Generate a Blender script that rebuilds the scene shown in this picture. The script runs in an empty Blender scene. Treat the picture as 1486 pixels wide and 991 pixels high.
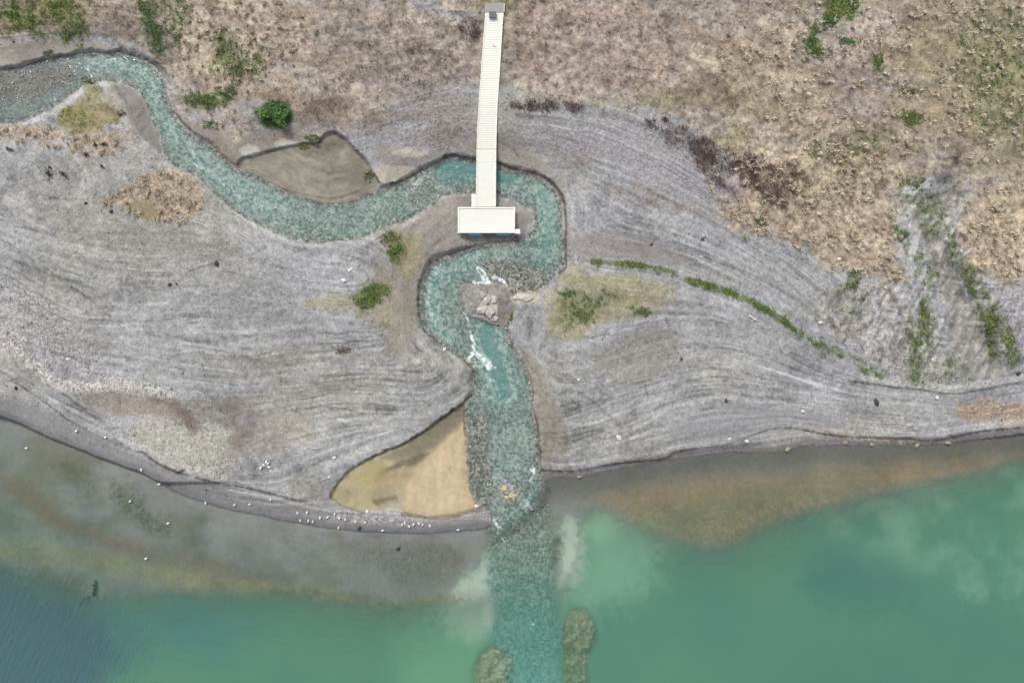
import bpy, math, random
import numpy as np
from mathutils import Vector
random.seed(7); RNG = np.random.default_rng(11)
C = bpy.context.scene.collection
S = bpy.context.scene

# ------------------------------------------------------------------ camera, sky, sun, exposure
H = 99.07                       # camera height over the lake (m); 0.1 m per photo pixel at lake level
cam = bpy.data.cameras.new('camera'); cam.lens = 24; cam.sensor_width = 36; cam.clip_end = 6000
co = bpy.data.objects.new('camera', cam); C.objects.link(co); co.location = (0, 0, H); S.camera = co
SUN_DIR = Vector((-0.38, 0.78, 0.90)).normalized()
w = bpy.data.worlds.new('World'); S.world = w; w.use_nodes = True
nt = w.node_tree; bg = nt.nodes['Background']
sky = nt.nodes.new('ShaderNodeTexSky'); sky.sky_type = 'NISHITA'; sky.sun_disc = False
sky.sun_elevation = math.asin(SUN_DIR.z); sky.sun_rotation = math.atan2(SUN_DIR.x, SUN_DIR.y)
sky.dust_density = 4.0; sky.air_density = 1.0
hs = nt.nodes.new('ShaderNodeHueSaturation'); hs.inputs['Saturation'].default_value = 0.35   # thin overcast
nt.links.new(sky.outputs[0], hs.inputs['Color']); nt.links.new(hs.outputs[0], bg.inputs[0])
bg.inputs[1].default_value = 0.13
sl = bpy.data.lights.new('sun', 'SUN'); sl.energy = 1.5; sl.angle = math.radians(10); sl.color = (1, .965, .91)
so = bpy.data.objects.new('sun', sl); C.objects.link(so); so.rotation_euler = SUN_DIR.to_track_quat('Z', 'Y').to_euler()
so.location = (0, 0, 60)
S.view_settings.view_transform = 'Standard'; S.view_settings.look = 'None'
S.view_settings.exposure = 0.57; S.view_settings.gamma = 1; S.view_settings.use_curve_mapping = False
S.cycles.use_denoising = True; S.cycles.denoising_input_passes = 'RGB_ALBEDO_NORMAL'; S.cycles.denoising_prefilter = 'NONE'
KLIGHT = 1.40                   # brightness a white matte ground shows under this sky: photo colour / KLIGHT = surface colour

# ------------------------------------------------------------------ helpers
def lin(c, k=None):
    c = np.asarray(c, float) / 255.0
    l = np.where(c <= 0.04045, c / 12.92, ((c + 0.055) / 1.055) ** 2.4)
    return l / (KLIGHT if k is None else k)
def tag(o, label=None, cat=None, group=None, kind=None):
    if label: o['label'] = label
    if cat: o['category'] = cat
    if group: o['group'] = group
    if kind: o['kind'] = kind
    return o
TAB = RNG.random((256, 256)).astype(np.float32)
def vn(x, y, sd=0):
    xf = np.floor(x); yf = np.floor(y)
    fx = (x - xf).astype(np.float32); fy = (y - yf).astype(np.float32)
    xi = (xf.astype(np.int64) + sd * 37) & 255; yi = (yf.astype(np.int64) + sd * 91) & 255
    x2 = (xi + 1) & 255; y2 = (yi + 1) & 255
    fx = fx * fx * (3 - 2 * fx); fy = fy * fy * (3 - 2 * fy)
    a = TAB[yi, xi]; b = TAB[yi, x2]; c = TAB[y2, xi]; d = TAB[y2, x2]
    return (a + (b - a) * fx) * (1 - fy) + (c + (d - c) * fx) * fy
def fbm(x, y, sd=0, octs=4, gain=.55):
    s = 0; a = 1; t = 0
    for i in range(octs):
        s = s + a * vn(x * 2.03 ** i, y * 2.03 ** i, sd + i * 3); t += a; a *= gain
    return (s / t - .5) * 2          # about -1..1
def sm(a, b, x):
    t = np.clip((x - a) / (b - a), 0, 1); return t * t * (3 - 2 * t)
def chaikin(p, closed, n=2):
    p = np.asarray(p, float)
    for _ in range(n):
        q = np.roll(p, -1, 0)
        if not closed: q = q[:-1]; pp = p[:-1]
        else: pp = p
        r = np.empty((len(pp) * 2, 2)); r[0::2] = pp * .75 + q * .25; r[1::2] = pp * .25 + q * .75
        if not closed: r = np.vstack([p[:1], r, p[-1:]])
        p = r
    return p
def seg_dist(X, Y, p, closed):
    d2 = np.full(X.shape, 1e12, np.float32)
    n = len(p)
    for i in range(n if closed else n - 1):
        a = p[i]; b = p[(i + 1) % n]; e = b - a; L = e @ e + 1e-9
        t = np.clip(((X - a[0]) * e[0] + (Y - a[1]) * e[1]) / L, 0, 1)
        d2 = np.minimum(d2, (X - a[0] - t * e[0]) ** 2 + (Y - a[1] - t * e[1]) ** 2)
    return np.sqrt(d2)
def inside(X, Y, p):
    r = np.zeros(X.shape, bool); n = len(p)
    for i in range(n):
        x1, y1 = p[i]; x2, y2 = p[(i + 1) % n]
        if y1 == y2: continue
        c = ((y1 > Y) != (y2 > Y)) & (X < (x2 - x1) * (Y - y1) / (y2 - y1) + x1)
        r ^= c
    return r

# ------------------------------------------------------------------ the map grid (photo pixels as survey coordinates, 0.1 m each)
ST = 1.5
GX = np.arange(-150, 1636.1, ST); GY = np.arange(-150, 1141.1, ST)
X, Y = np.meshgrid(GX.astype(np.float32), GY.astype(np.float32))
NX, NY = len(GX), len(GY)
W1 = fbm(X / 9, Y / 9, 1, 3); W2 = fbm(X / 34, Y / 34, 2, 3); W3 = fbm(X / 4, Y / 4, 3, 2)
def box(p, m):
    p = np.asarray(p)
    x0 = max(0, int((p[:, 0].min() - m - GX[0]) / ST)); x1 = min(NX, int((p[:, 0].max() + m - GX[0]) / ST) + 2)
    y0 = max(0, int((p[:, 1].min() - m - GY[0]) / ST)); y1 = min(NY, int((p[:, 1].max() + m - GY[0]) / ST) + 2)
    return slice(y0, max(y1, y0)), slice(x0, max(x1, x0))
def sdf(p, m=60, n=2):            # + outside, - inside
    p = chaikin(p, True, n); b = box(p, m)
    out = np.full(X.shape, float(m), np.float32)
    x, y = X[b], Y[b]; d = seg_dist(x, y, p, True)
    out[b] = np.minimum(np.where(inside(x, y, p), -d, d), m); return out
def poly(p, soft=5, amp=6, n=2):
    m = soft + amp * 2 + 4
    d = sdf(p, m, n) + amp * (.6 * W1 + .7 * W2 + .35 * W3)
    return sm(soft, -soft, d)
def line(p, wd, soft=2, amp=1.5, n=2):   # wd: half width (number or one per point end)
    q = chaikin(p, False, n); m = np.max(wd) + soft + amp * 2 + 3; b = box(q, m)
    out = np.zeros(X.shape, np.float32)
    d = seg_dist(X[b], Y[b], q, False) + amp * (.7 * W1[b] + .5 * W2[b] + .4 * W3[b])
    out[b] = sm(wd + soft, wd - soft, d); return out

# ------------------------------------------------------------------ outlines surveyed from the photograph
RIV_N = [(-150,112),(0,102),(30,99),(50,92),(67,85),(81,83),(101,82),(113,77),(131,76),(145,78),(161,79),(172,75),(182,80),(202,85),(216,90),(228,98),(238,110),(241,125),(240,141),(245,153),(254,166),(263,179),(279,197),(300,207),(313,216),(332,237),(346,248),(376,256),(390,264),(414,279),(446,287),(475,297),(506,293),(530,283),(552,276),(586,263),(611,250),(631,240),(647,230),(661,228),(683,232),(705,236),(722,240),(742,248),(772,252),(788,262),(806,275),(814,289),(816,305),(817,341),(819,366),(821,386),(808,397),(796,411),(782,423),(762,423),(745,428),(736,436),(736,451),(738,475),(742,497),(754,511),(762,526),(768,544),(772,566),(773,588),(777,612),(782,636),(782,675),(787,690)]
RIV_S = [(715,765),(709,750),(702,738),(692,731),(685,714),(679,690),(679,641),(676,622),(674,607),(677,585),(685,573),(689,551),(688,534),(678,525),(657,514),(637,498),(617,480),(610,459),(608,435),(610,415),(618,395),(628,379),(640,374),(659,369),(683,360),(702,355),(732,352),(752,349),(766,339),(776,329),(774,307),(766,301),(748,294),(722,283),(691,282),(669,283),(643,283),(635,291),(627,301),(611,309),(591,321),(570,327),(548,335),(531,346),(494,350),(472,354),(450,354),(424,349),(395,336),(368,325),(344,310),(325,296),(303,276),(288,257),(268,250),(245,238),(238,222),(232,201),(222,181),(214,161),(208,141),(190,126),(165,119),(141,119),(129,117),(121,125),(105,139),(85,153),(66,163),(40,175),(30,179),(0,180),(-150,188)]
RIVER = RIV_N + [(800,720),(805,800)] + [(718,800)] + RIV_S
ISLAND = [(674,409),(690,414),(705,416),(716,408),(738,416),(742,440),(739,476),(719,470),(701,464),(689,460),(682,461),(674,448),(671,427)]
SHORE_L = [(-150,560),(0,603),(30,615),(75,636),(136,660),(180,676),(212,690),(272,722),(320,735),(363,744),(450,762),(520,770),(600,773),(660,772),(712,766)]
SHORE_R = [(787,691),(840,692),(900,680),(985,665),(1050,656),(1136,656),(1160,647),(1200,645),(1300,646),(1380,645),(1430,635),(1486,629),(1636,612)]
LAKE = SHORE_L + [(750,740)] + SHORE_R + [(1900,612),(1900,1500),(-400,1500),(-400,560)]
MUD = [(346,249),(346,230),(378,224),(397,217),(431,211),(463,207),(470,196),(482,191),(497,200),(511,213),(523,225),(535,240),(545,257),(553,272),(530,284),(506,294),(475,298),(446,288),(414,280),(390,265),(376,257)]
SAND = [(676,584),(659,595),(634,612),(605,634),(581,647),(557,656),(533,668),(508,682),(489,702),(479,721),(489,731),(520,743),(540,742),(571,737),(591,745),(630,751),(663,745),(685,736),(686,728),(680,709),(678,677),(676,646),(674,610)]
dR = sdf(RIVER, 90, 2); dI = sdf(ISLAND, 60, 2); dL = sdf(LAKE, 200, 2)
dR = dR + 1.6 * W1 + 1.0 * W3
dIs = dI + 4.5 * W1 + 3 * W2 + 1.5 * W3
dRiv = np.maximum(dR, -dIs)                    # river without the gravel island
dLk = dL + 2.0 * W2 + .8 * W1

# ------------------------------------------------------------------ strandlines: old shorelines with their heights (m); relax a surface between them
CEN = [(-150,150),(0,140),(60,128),(110,108),(160,98),(205,108),(228,150),(250,200),(290,230),(330,265),(380,295),(440,322),(500,322),(560,302),(600,285),(640,258),(690,256),(740,268),(785,285),(797,330),(792,375),(740,385),(700,385),(650,398),(632,430),(642,470),(680,500),(718,530),(730,580),(733,640),(738,700)]
cen = chaikin(CEN, False, 2); cs = np.concatenate([[0], np.cumsum(np.hypot(*(cen[1:] - cen[:-1]).T))]); cw = 1.55 * (1 - cs / cs[-1]) + .03
STRANDS = [
 (2.0, [(-150,235),(0,290),(75,325),(175,343),(255,335),(300,342),(360,372),(440,396),(540,405)]),
 (1.8, [(-150,290),(0,340),(100,375),(190,398),(250,397),(312,383),(360,385)]),
 (1.55,[(-150,345),(0,400),(50,430),(90,460),(180,470),(372,460),(470,440),(560,470)]),
 (1.25,[(-150,420),(0,470),(90,505),(160,508),(280,535),(372,548),(450,536),(560,520),(640,530)]),
 (.95, [(-150,455),(0,500),(40,522),(80,550),(110,562),(160,558),(245,572),(330,585),(420,570),(520,560),(620,575)]),
 (.7,  [(-150,480),(0,530),(60,572),(140,610),(210,640),(300,660),(380,640),(470,610),(540,605),(600,612),(640,595)]),
 (.45, [(-150,500),(0,548),(100,612),(206,668),(260,690),(318,704),(403,722),(450,690),(500,670),(560,640),(600,620)]),
 (.02, SHORE_L),
 (3.4, [(-150,-100),(300,-100),(700,-90),(1100,-60),(1636,0)]),
 (2.9, [(-150,20),(0,30),(160,35),(240,70),(300,120),(420,150),(520,165),(600,120),(690,110)]),
 (2.9, [(735,140),(800,150),(880,160),(950,190),(1010,215),(1070,260),(1150,330),(1250,390),(1330,380),(1400,400),(1636,420)]),
 (2.5, [(740,192),(830,190),(900,210),(1000,265),(1060,310),(1150,370),(1230,425),(1300,450),(1486,460)]),
 (2.2, [(830,250),(900,265),(980,300),(1060,340),(1150,400),(1200,460),(1300,500),(1486,500)]),
 (1.9, [(835,330),(950,350),(1050,385),(1130,430),(1190,480),(1270,530),(1360,550),(1486,535)]),
 (1.6, [(830,378),(900,380),(960,388),(1030,415),(1100,447),(1150,477),(1200,508),(1275,548),(1380,572),(1486,553)]),
 (1.3, [(790,520),(860,500),(950,465),(1040,462),(1120,495),(1200,545),(1300,568),(1380,580),(1486,564)]),
 (.95, [(790,600),(860,572),(950,545),(1040,522),(1130,538),(1200,562),(1300,584),(1400,592),(1486,578)]),
 (.6,  [(800,652),(880,627),(960,592),(1020,577),(1100,582),(1200,594),(1300,612),(1400,612),(1486,598),(1636,590)]),
 (.3,  [(789,678),(842,680),(884,671),(960,663),(980,652),(1046,645),(1089,632),(1141,620),(1174,625),(1207,632),(1279,636),(1383,635),(1421,625),(1486,618),(1636,603)]),
 (0., SHORE_R)]
CS = 7.5
cxs = np.arange(-150, 1640, CS); cys = np.arange(-150, 1145, CS)
CXX, CYY = np.meshgrid(cxs, cys)
F = np.full(CXX.shape, np.nan)
dbest = np.full(CXX.shape, 1e9); Winit = np.zeros(CXX.shape); wlev = np.zeros(CXX.shape); bw_ = np.full(CXX.shape, 1e9)
for i in range(len(cen)):
    d = np.hypot(CXX - cen[i, 0], CYY - cen[i, 1]); k = d < bw_; wlev[k] = cw[i]; bw_[k] = d[k]
def blur(a, n):
    for _ in range(n):
        p = np.pad(a, 1, mode='edge'); a = (p[:-2, 1:-1] + p[2:, 1:-1] + p[1:-1, :-2] + p[1:-1, 2:] + 4 * a) / 8
    return a
wlev = blur(wlev, 12)
for v, p in STRANDS:
    q = chaikin(p, False, 2)
    for a, b in zip(q[:-1], q[1:]):
        n = int(np.hypot(*(b - a)) / 3) + 1
        for t in np.linspace(0, 1, n):
            x, y = a + (b - a) * t; i = int(round((y + 150) / CS)); j = int(round((x + 150) / CS))
            if 0 <= i < F.shape[0] and 0 <= j < F.shape[1]: F[i, j] = v
    d = seg_dist(CXX, CYY, q, False); k = d < dbest; Winit[k] = v; dbest[k] = d[k]
F[(CYY > 640) & (dbest > 0) & (np.interp(CXX, [p[0] for p in SHORE_L + SHORE_R], [p[1] for p in SHORE_L + SHORE_R]) + 8 < CYY)] = 0
k = (bw_ < 24) & np.isnan(F); F[k] = (wlev + .55)[k]
fix = ~np.isnan(F); val = np.where(fix, F, 0); F = np.where(fix, F, Winit)
for _ in range(500):
    F = np.where(fix, val, blur(F, 1))
F = blur(F, 5)
def up(a):
    ix = np.clip((GX + 150) / CS, 0, len(cxs) - 1.001); iy = np.clip((GY + 150) / CS, 0, len(cys) - 1.001)
    x0 = ix.astype(int); y0 = iy.astype(int); fx = (ix - x0)[None, :]; fy = (iy - y0)[:, None]
    return ((a[y0][:, x0] * (1 - fx) + a[y0][:, x0 + 1] * fx) * (1 - fy) + (a[y0 + 1][:, x0] * (1 - fx) + a[y0 + 1][:, x0 + 1] * fx) * fy).astype(np.float32)
FU = up(F); WL = up(wlev)

# streaks combed along the strandlines (line integral convolution)
gy, gx = np.gradient(blur(up(blur(F, 6)), 3))
gl = np.hypot(gx, gy) + 1e-7; tx = (-gy / gl); ty = (gx / gl)
def lic(noise, n):
    acc = noise.copy(); wsum = 1
    for sg in (1, -1):
        px = np.tile(np.arange(NX, dtype=np.float32), (NY, 1)); py = np.tile(np.arange(NY, dtype=np.float32)[:, None], (1, NX))
        pdx = tx * sg; pdy = ty * sg
        for s in range(n):
            px = np.clip(px + pdx, 0, NX - 1); py = np.clip(py + pdy, 0, NY - 1)
            xi = px.astype(np.int32); yi = py.astype(np.int32)
            acc += noise[yi, xi]; nx_, ny_ = tx[yi, xi], ty[yi, xi]
            f = np.sign(nx_ * pdx + ny_ * pdy + 1e-9); pdx, pdy = nx_ * f, ny_ * f
    acc -= acc.mean(); return (acc / acc.std()).astype(np.float32)
wn = RNG.random(X.shape).astype(np.float32)
LIC1 = lic(wn, 14)
LIC2 = lic(blur(RNG.random(X.shape).astype(np.float32), 4), 34)
STR = np.clip(.38 * LIC1 + .72 * LIC2, -2.2, 2.2) / 2.2
SL = fbm(FU * 26 + W2 * .35, X / 300 + Y / 500, 5, 3)      # long strand bands

# ------------------------------------------------------------------ land relief
N_lo = fbm(X / 120, Y / 120, 6, 4); N_mid = fbm(X / 40, Y / 40, 7, 4); N_hi = fbm(X / 7, Y / 7, 8, 3); N_px = blur(RNG.random(X.shape).astype(np.float32) * 2 - 1, 1) * 2.1
upland_p = [(-400,50),(0,55),(60,47),(100,46),(150,50),(185,66),(215,80),(238,100),(246,130),(252,158),(300,160),(350,158),(380,150),(430,168),(470,186),(520,190),(555,178),(580,140),(640,125),(690,122),(735,130),(800,138),(880,152),(960,163),(1010,190),(1060,232),(1085,262),(1030,290),(1060,325),(1130,345),(1200,378),(1260,398),(1302,414),(1312,385),(1296,335),(1285,290),(1320,262),(1372,250),(1405,256),(1408,300),(1388,345),(1405,400),(1486,410),(1900,420),(1900,-400),(-400,-400)]
UP = sm(9, -12, sdf(upland_p, 80) + 15 * W2 + 8 * W1 + 9 * STR + 4 * W3)
patchy = sm(-.35, .35, fbm(X / 90 + 3.7, Y / 60, 14, 3))
RL = 1 - np.abs(fbm(FU * 15 + N_mid * .28, X / 420 + Y / 600, 15, 2)) * 6.5       # thin strandlines of darker drift
RL = np.clip(RL, 0, 1) * patchy; RL2 = np.clip(1 - np.abs(fbm(FU * 21 + N_mid * .25 + 9.3, X / 380, 16, 2)) * 6.5, 0, 1) * (1 - patchy * .7)
RL = RL * sm(-.35, .2, fbm(X / 33, Y / 33, 19, 3)); RL2 = RL2 * sm(-.35, .2, fbm(X / 33, Y / 33, 20, 3))
Z = FU + .075 * STR + .06 * SL + .08 * N_mid + .03 * N_hi - .10 * RL + .10 * RL2 + UP * (.12 * N_mid + .07 * N_hi)
bwid = 5 + 6 * np.clip(W2 + .3, 0, 1)
BARS = np.maximum.reduce([poly([(180,120),(240,150),(255,240),(225,235),(195,190),(170,135)], 10, 3), poly([(620,275),(680,270),(730,275),(790,300),(785,345),(740,360),(680,352),(620,330)], 8, 2),
                          poly([(660,400),(745,405),(745,480),(690,470),(655,450)], 8, 2), poly([(735,400),(825,385),(815,440),(745,450)], 8, 2)])
bwid = bwid + 24 * BARS
wl0 = np.where(Y > 700, 0.02, WL)
tb = sm(0, 1, np.clip(dRiv / bwid, 0, 1))
Z = np.minimum(Z, wl0 + .50 + .012 * np.clip(dRiv, 0, 89) + 1.8 * (np.clip(dRiv, 0, 89) / 88) ** 2)
Z = (wl0 + .03) + (np.maximum(Z, wl0 + .04) - wl0 - .03) * tb
inRb = dRiv < 0
# mud basin and sand basin lie low
dM = sdf(MUD, 89); Z = np.where(~inRb, np.minimum(Z, WL + .5 + .012 * np.clip(dM, 0, 89) + 2.4 * (np.clip(dM, 0, 89) / 88) ** 2), Z); dS = sdf(SAND, 89); Z = np.minimum(Z, .62 + .012 * np.clip(dS, 0, 89) + 2.4 * (np.clip(dS, 0, 89) / 88) ** 2)
mMUD = poly(MUD, 3, 2); Z = Z * (1 - mMUD) + (WL + .07 + .03 * N_mid + .02 * STR) * mMUD
mSAND = poly(SAND, 2.5, 4, 1); Z = Z * (1 - mSAND) + (.10 + .03 * N_mid) * mSAND
# gully on the right
GUL = [(1385,250),(1365,300),(1352,345),(1362,385),(1385,430),(1412,480),(1445,530)]
mGUL = line(GUL, 14, 10, 3)
GR = poly([(1280,262),(1410,245),(1412,330),(1420,400),(1486,430),(1486,545),(1300,548),(1190,480),(1190,420),(1310,420),(1320,360)], 12, 6)
Z = Z - .8 * mGUL + GR * (.42 * (1 - 2.4 * np.abs(fbm(X / 20 + Y / 60, Y / 44, 161, 3))) - .2 + .10 * N_hi)
# beach scarps: little steps cut by the falling lake
SCARP = [[(206,655),(230,674),(260,686),(291,695),(318,701),(363,708),(403,719),(438,727)], [(18,552),(57,577),(100,610),(140,632),(170,645),(206,657)],
         [(-40,520),(0,537),(18,550)], [(91,571),(115,588),(139,607),(160,622)],
         [(784,682),(820,684),(842,683),(884,674),(930,669),(960,667),(972,662),(979,655),(1010,651),(1046,648),(1070,640),(1089,632),(1115,623),(1141,620),(1174,625),(1207,632),(1279,636),(1326,637),(1345,640),(1383,635),(1421,625),(1486,620),(1636,604)],
         [(1240,553),(1285,561),(1330,564),(1380,573),(1430,564),(1486,554)]]
# ------------------------------------------------------------------ river bed and lake bed
deepL = sdf([(-400,818),(0,820),(60,842),(110,864),(150,870),(250,864),(350,862),(420,864),(500,876),(560,888),(640,880),(712,858),(765,850),(765,1500),(-400,1500)], 260, 1)
deepR = sdf([(760,852),(808,856),(838,745),(880,738),(930,772),(1000,795),(1060,800),(1110,768),(1180,745),(1300,712),(1400,690),(1486,668),(1900,625),(1900,1500),(760,1500)], 260, 1)
dd = np.minimum(deepL, deepR) + 6 * W2 + 3 * W1
shelf = np.clip(-dLk / 160, 0, 1)
ldep = .05 + .32 * shelf + np.clip(-dd, 0, 260) * .022 + sm(14, -10, dd) * .32
CHN = poly([(700,715),(784,690),(803,800),(806,880),(812,991),(815,1300),(722,1300),(720,991),(716,870)], 12, 15)
ldep = ldep * (1 - CHN) + CHN * (.25 + np.clip((Y - 760) / 300, 0, 1.5) * 1.1)
POOLS = np.clip(line([(645,244),(665,243),(690,248),(740,262)], 12, 12, 2) + .8 * line([(785,275),(795,300),(797,350),(790,370)], 10, 12, 3) + .75 * line([(630,395),(628,430),(630,470),(650,490)], 9, 12, 3) + line([(710,470),(705,495),(722,530),(728,570)], 16, 14, 3)
        + .5 * line([(140,90),(175,95),(215,110),(230,150),(255,200)], 10, 12, 3) + .35 * line([(290,230),(340,275),(400,300)], 16, 14, 3) + .35 * line([(690,370),(665,390),(650,400)], 12, 10, 2), 0, 1.1)
SHAL = np.clip(poly([(690,375),(740,380),(800,395),(790,420),(745,428),(715,412),(700,395)], 6, 4) + poly([(0,103),(60,99),(105,95),(115,112),(80,130),(45,146),(-150,152),(-150,103)], 8, 4) + poly([(600,240),(640,262),(640,290),(610,305),(590,290)], 6, 4) * .5
        + poly([(153,118),(190,126),(208,141),(214,161),(222,181),(234,205),(240,230),(218,212),(198,190),(186,168),(180,150),(163,130)], 4, 2) + poly([(680,600),(712,600),(712,740),(690,730),(678,690)], 6, 3) + .6 * poly([(685,690),(775,690),(765,735),(700,735)], 8, 4), 0, 1)
rdep = (.16 + .10 * N_mid + .62 * POOLS) * sm(0, -9, dRiv) * (1 - .78 * SHAL) + .01
rdep = np.maximum(rdep, .012)
inR = dRiv < 0; inL = dLk < 0
bed_r = wl0 - rdep
bed_l = -ldep + .02 * N_hi
Z = np.where(inL, np.minimum(bed_l, Z), Z)
Z = np.where(inR & ~inL, bed_r, Z)
stepm = np.zeros_like(Z)
for s_ in SCARP:
    q = chaikin(s_, False, 2); b = box(q, 14)
    d = seg_dist(X[b], Y[b], q, False)
    below = Y[b] > np.interp(X[b], q[:, 0], q[:, 1])
    sd_ = np.where(below, d, -d) + 1.0 * W1[b]
    k = (~inR[b]) & (~inL[b])
    Z[b] += np.where(k, .16 * sm(2, -1.5, sd_) * sm(-14, -3, sd_), 0)

# ------------------------------------------------------------------ ground cover colours (photo sRGB / light level)
CV = np.zeros(X.shape + (3,), np.float32); PEB = np.full(X.shape, .6, np.float32)
def tone(c0, c1, f):
    a, b = lin(c0), lin(c1); f = np.clip(f, 0, 1)[..., None]; return a + (b - a) * f
def lay(m, c, peb=None):
    global PEB
    mm = np.clip(m, 0, 1).astype(np.float32)
    c = np.asarray(c, np.float32)
    CV[:] = CV * (1 - mm[..., None]) + c * mm[..., None]
    if peb is not None: PEB = PEB * (1 - mm) + peb * mm
hue = np.clip(.5 + .7 * fbm(X / 150, Y / 90, 12, 3), 0, 1)[..., None]
gv = .54 + .33 * STR * (.25 + .95 * patchy) + .27 * SL * (.4 + .8 * patchy) + .26 * N_lo + .22 * N_mid + .22 * N_hi + .20 * W3 + .06 * N_px - .36 * RL + .32 * RL2
gA = tone((105, 106, 108), (194, 194, 199), gv); gB = tone((105, 105, 100), (190, 189, 181), gv)
CV[:] = gA * hue + gB * (1 - hue)
GRAV = CV.copy()
DRIFT = [([(187,398),(230,402),(270,395),(300,385),(313,381)], 2.2, -.5), ([(20,411),(60,445),(100,468),(140,478)], 2.2, -.35), ([(-20,335),(0,345),(60,385),(110,420),(140,442),(178,476)], 3, -.35), ([(130,463),(200,467),(250,463)], 2.5, -.5), ([(75,328),(130,345),(180,341),(240,337),(290,340),(330,355),(372,378),(420,392)], 3, -.3), ([(72,287),(100,290),(142,287)], 2, -.5), ([(150,514),(200,521),(260,535),(300,545),(332,549)], 3, -.4),
 ([(250,498),(300,505),(350,515),(385,528),(440,520)], 2, -.4), ([(450,556),(490,551),(540,548),(580,552),(612,560)], 3, -.4), ([(400,612),(440,592),(490,590),(525,600)], 3, -.4), ([(370,515),(420,506),(460,512),(510,506),(560,500)], 3, -.35), ([(470,600),(520,618),(560,612),(600,590)], 2, .4), ([(430,640),(480,620),(530,636),(570,625)], 2, .35), ([(480,540),(520,530),(570,536),(610,520)], 2, .4), ([(0,300),(60,330),(120,350),(180,352)], 2, .3), ([(200,520),(280,508),(340,500),(400,480)], 2, .3), ([(310,385),(350,400),(400,410)], 2, -.35), ([(330,345),(360,370),(372,395)], 2, -.3), ([(345,335),(372,362),(400,385)], 2, -.3),
 ([(735,192),(790,191),(840,196),(880,206),(930,226),(980,252),(1020,282)], 2.5, -.4), ([(800,183),(850,193),(900,213),(960,243),(1010,273)], 3, .4), ([(850,205),(900,226),(950,250),(1000,285),(1050,312)], 2.5, .3), ([(830,300),(900,310),(980,335),(1050,365),(1110,395)], 3, .3), ([(830,345),(900,350),(960,360),(1010,378)], 4, -.3), ([(1020,375),(1080,392),(1140,425),(1190,455)], 3, -.3), ([(1060,350),(1120,385),(1180,425)], 3, .3),
 ([(1040,455),(1100,480),(1150,510),(1210,540)], 3, .35), ([(1000,500),(1060,505),(1120,522),(1180,545),(1250,562)], 2.5, -.4), ([(1010,516),(1070,522),(1130,540),(1190,560),(1260,574)], 2.5, .4), ([(1000,532),(1060,536),(1130,553),(1200,570),(1300,580)], 2.5, -.35), ([(1000,548),(1070,551),(1140,566),(1220,580),(1330,588)], 2.5, .35), ([(930,470),(980,462),(1040,464)], 3, -.35), ([(968,462),(972,495),(970,525)], 2.5, -.4), ([(990,468),(994,500),(993,528)], 2, .4), ([(1010,470),(1008,500),(1012,525)], 2, -.3),
 ([(860,500),(900,515),(930,540),(940,575)], 3, -.3), ([(850,530),(890,540),(920,560)], 3, .35), ([(870,560),(920,530),(970,500)], 3, .3), ([(800,580),(830,560),(870,590),(900,620)], 3, -.3), ([(815,610),(850,620),(900,600),(960,575),(1010,560)], 3, .35), ([(800,660),(850,648),(900,635),(960,600)], 4, .35), ([(830,640),(900,618),(960,588),(1010,572)], 3, -.35), ([(870,655),(930,630),(990,606),(1040,595)], 3, .3), ([(1110,575),(1180,590),(1260,600),(1340,604)], 2.5, -.3), ([(1120,590),(1200,605),(1290,615),(1380,615)], 2.5, .3), ([(1200,616),(1290,626),(1380,625)], 2, -.35)]
brk = sm(-.45, .25, fbm(X / 26, Y / 26, 17, 3))
for p, wd, a in DRIFT:
    q = line(p, wd * .6, 1.1, 2.5) * (.35 + .85 * brk)
    lay(abs(a) * 1.5 * q, np.clip(CV * (.52 if a < 0 else 1.55), 0, .5))
lay(.55 * poly([(870,258),(930,268),(990,285),(1040,315),(1010,318),(950,300),(880,285)], 8, 9) * brk, tone((104,88,74), (168,150,130), .5 + .4 * N_hi + .3 * W3), .6)
lay(.4 * poly([(800,205),(850,205),(880,225),(850,240),(810,228)], 8, 8) * brk, tone((112,98,84), (160,146,130), .5 + .5 * N_hi))
for p in ([(370,520),(420,505),(470,490),(440,530),(400,545)], [(300,575),(400,565),(500,550),(560,545),(500,575),(400,600)], [(60,300),(180,335),(300,340),(380,380),(300,370),(180,372),(80,340)], [(1180,420),(1240,440),(1260,500),(1200,490)], [(840,520),(930,480),(1000,470),(990,540),(900,570)], [(400,690),(480,690),(480,735),(420,725)], [(20,470),(120,480),(180,500),(100,505)]):
    lay(.55 * poly(p, 16, 14), tone((112,109,98), (164,160,148), .5 + .4 * STR + .2 * W3 + .15 * N_hi))
# smoother, browner silt beside the stream
silt = tone((120, 115, 106), (168, 162, 152), .5 + .25 * STR + .3 * N_mid + .22 * N_hi + .15 * W3)
lay(.85 * poly([(560,345),(600,318),(640,285),(690,282),(765,300),(772,330),(700,352),(640,372),(612,400),(606,440),(612,490),(585,480),(582,420),(575,385)], 6, 4), silt, .35)
lay(.8 * poly([(745,490),(765,505),(790,540),(812,600),(832,645),(800,672),(784,672),(783,640),(775,600),(770,555)], 5, 4), tone((118,113,100), (164,158,143), .5 + .35 * N_mid + .35 * N_hi + .25 * W3), .4)
lay(.7 * poly([(825,335),(960,345),(1010,385),(960,385),(830,376)], 8, 5), tone((128,122,118), (160,154,150), .5 + .35 * STR), .4)
lay(.75 * poly([(540,200),(600,225),(680,215),(690,190),(720,190),(760,215),(810,255),(826,290),(826,370),(818,300),(790,258),(740,240),(660,222),(600,245),(545,235)], 6, 5), tone((128,122,112), (172,166,154), .5 + .3 * N_mid + .15 * STR), .4)
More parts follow.
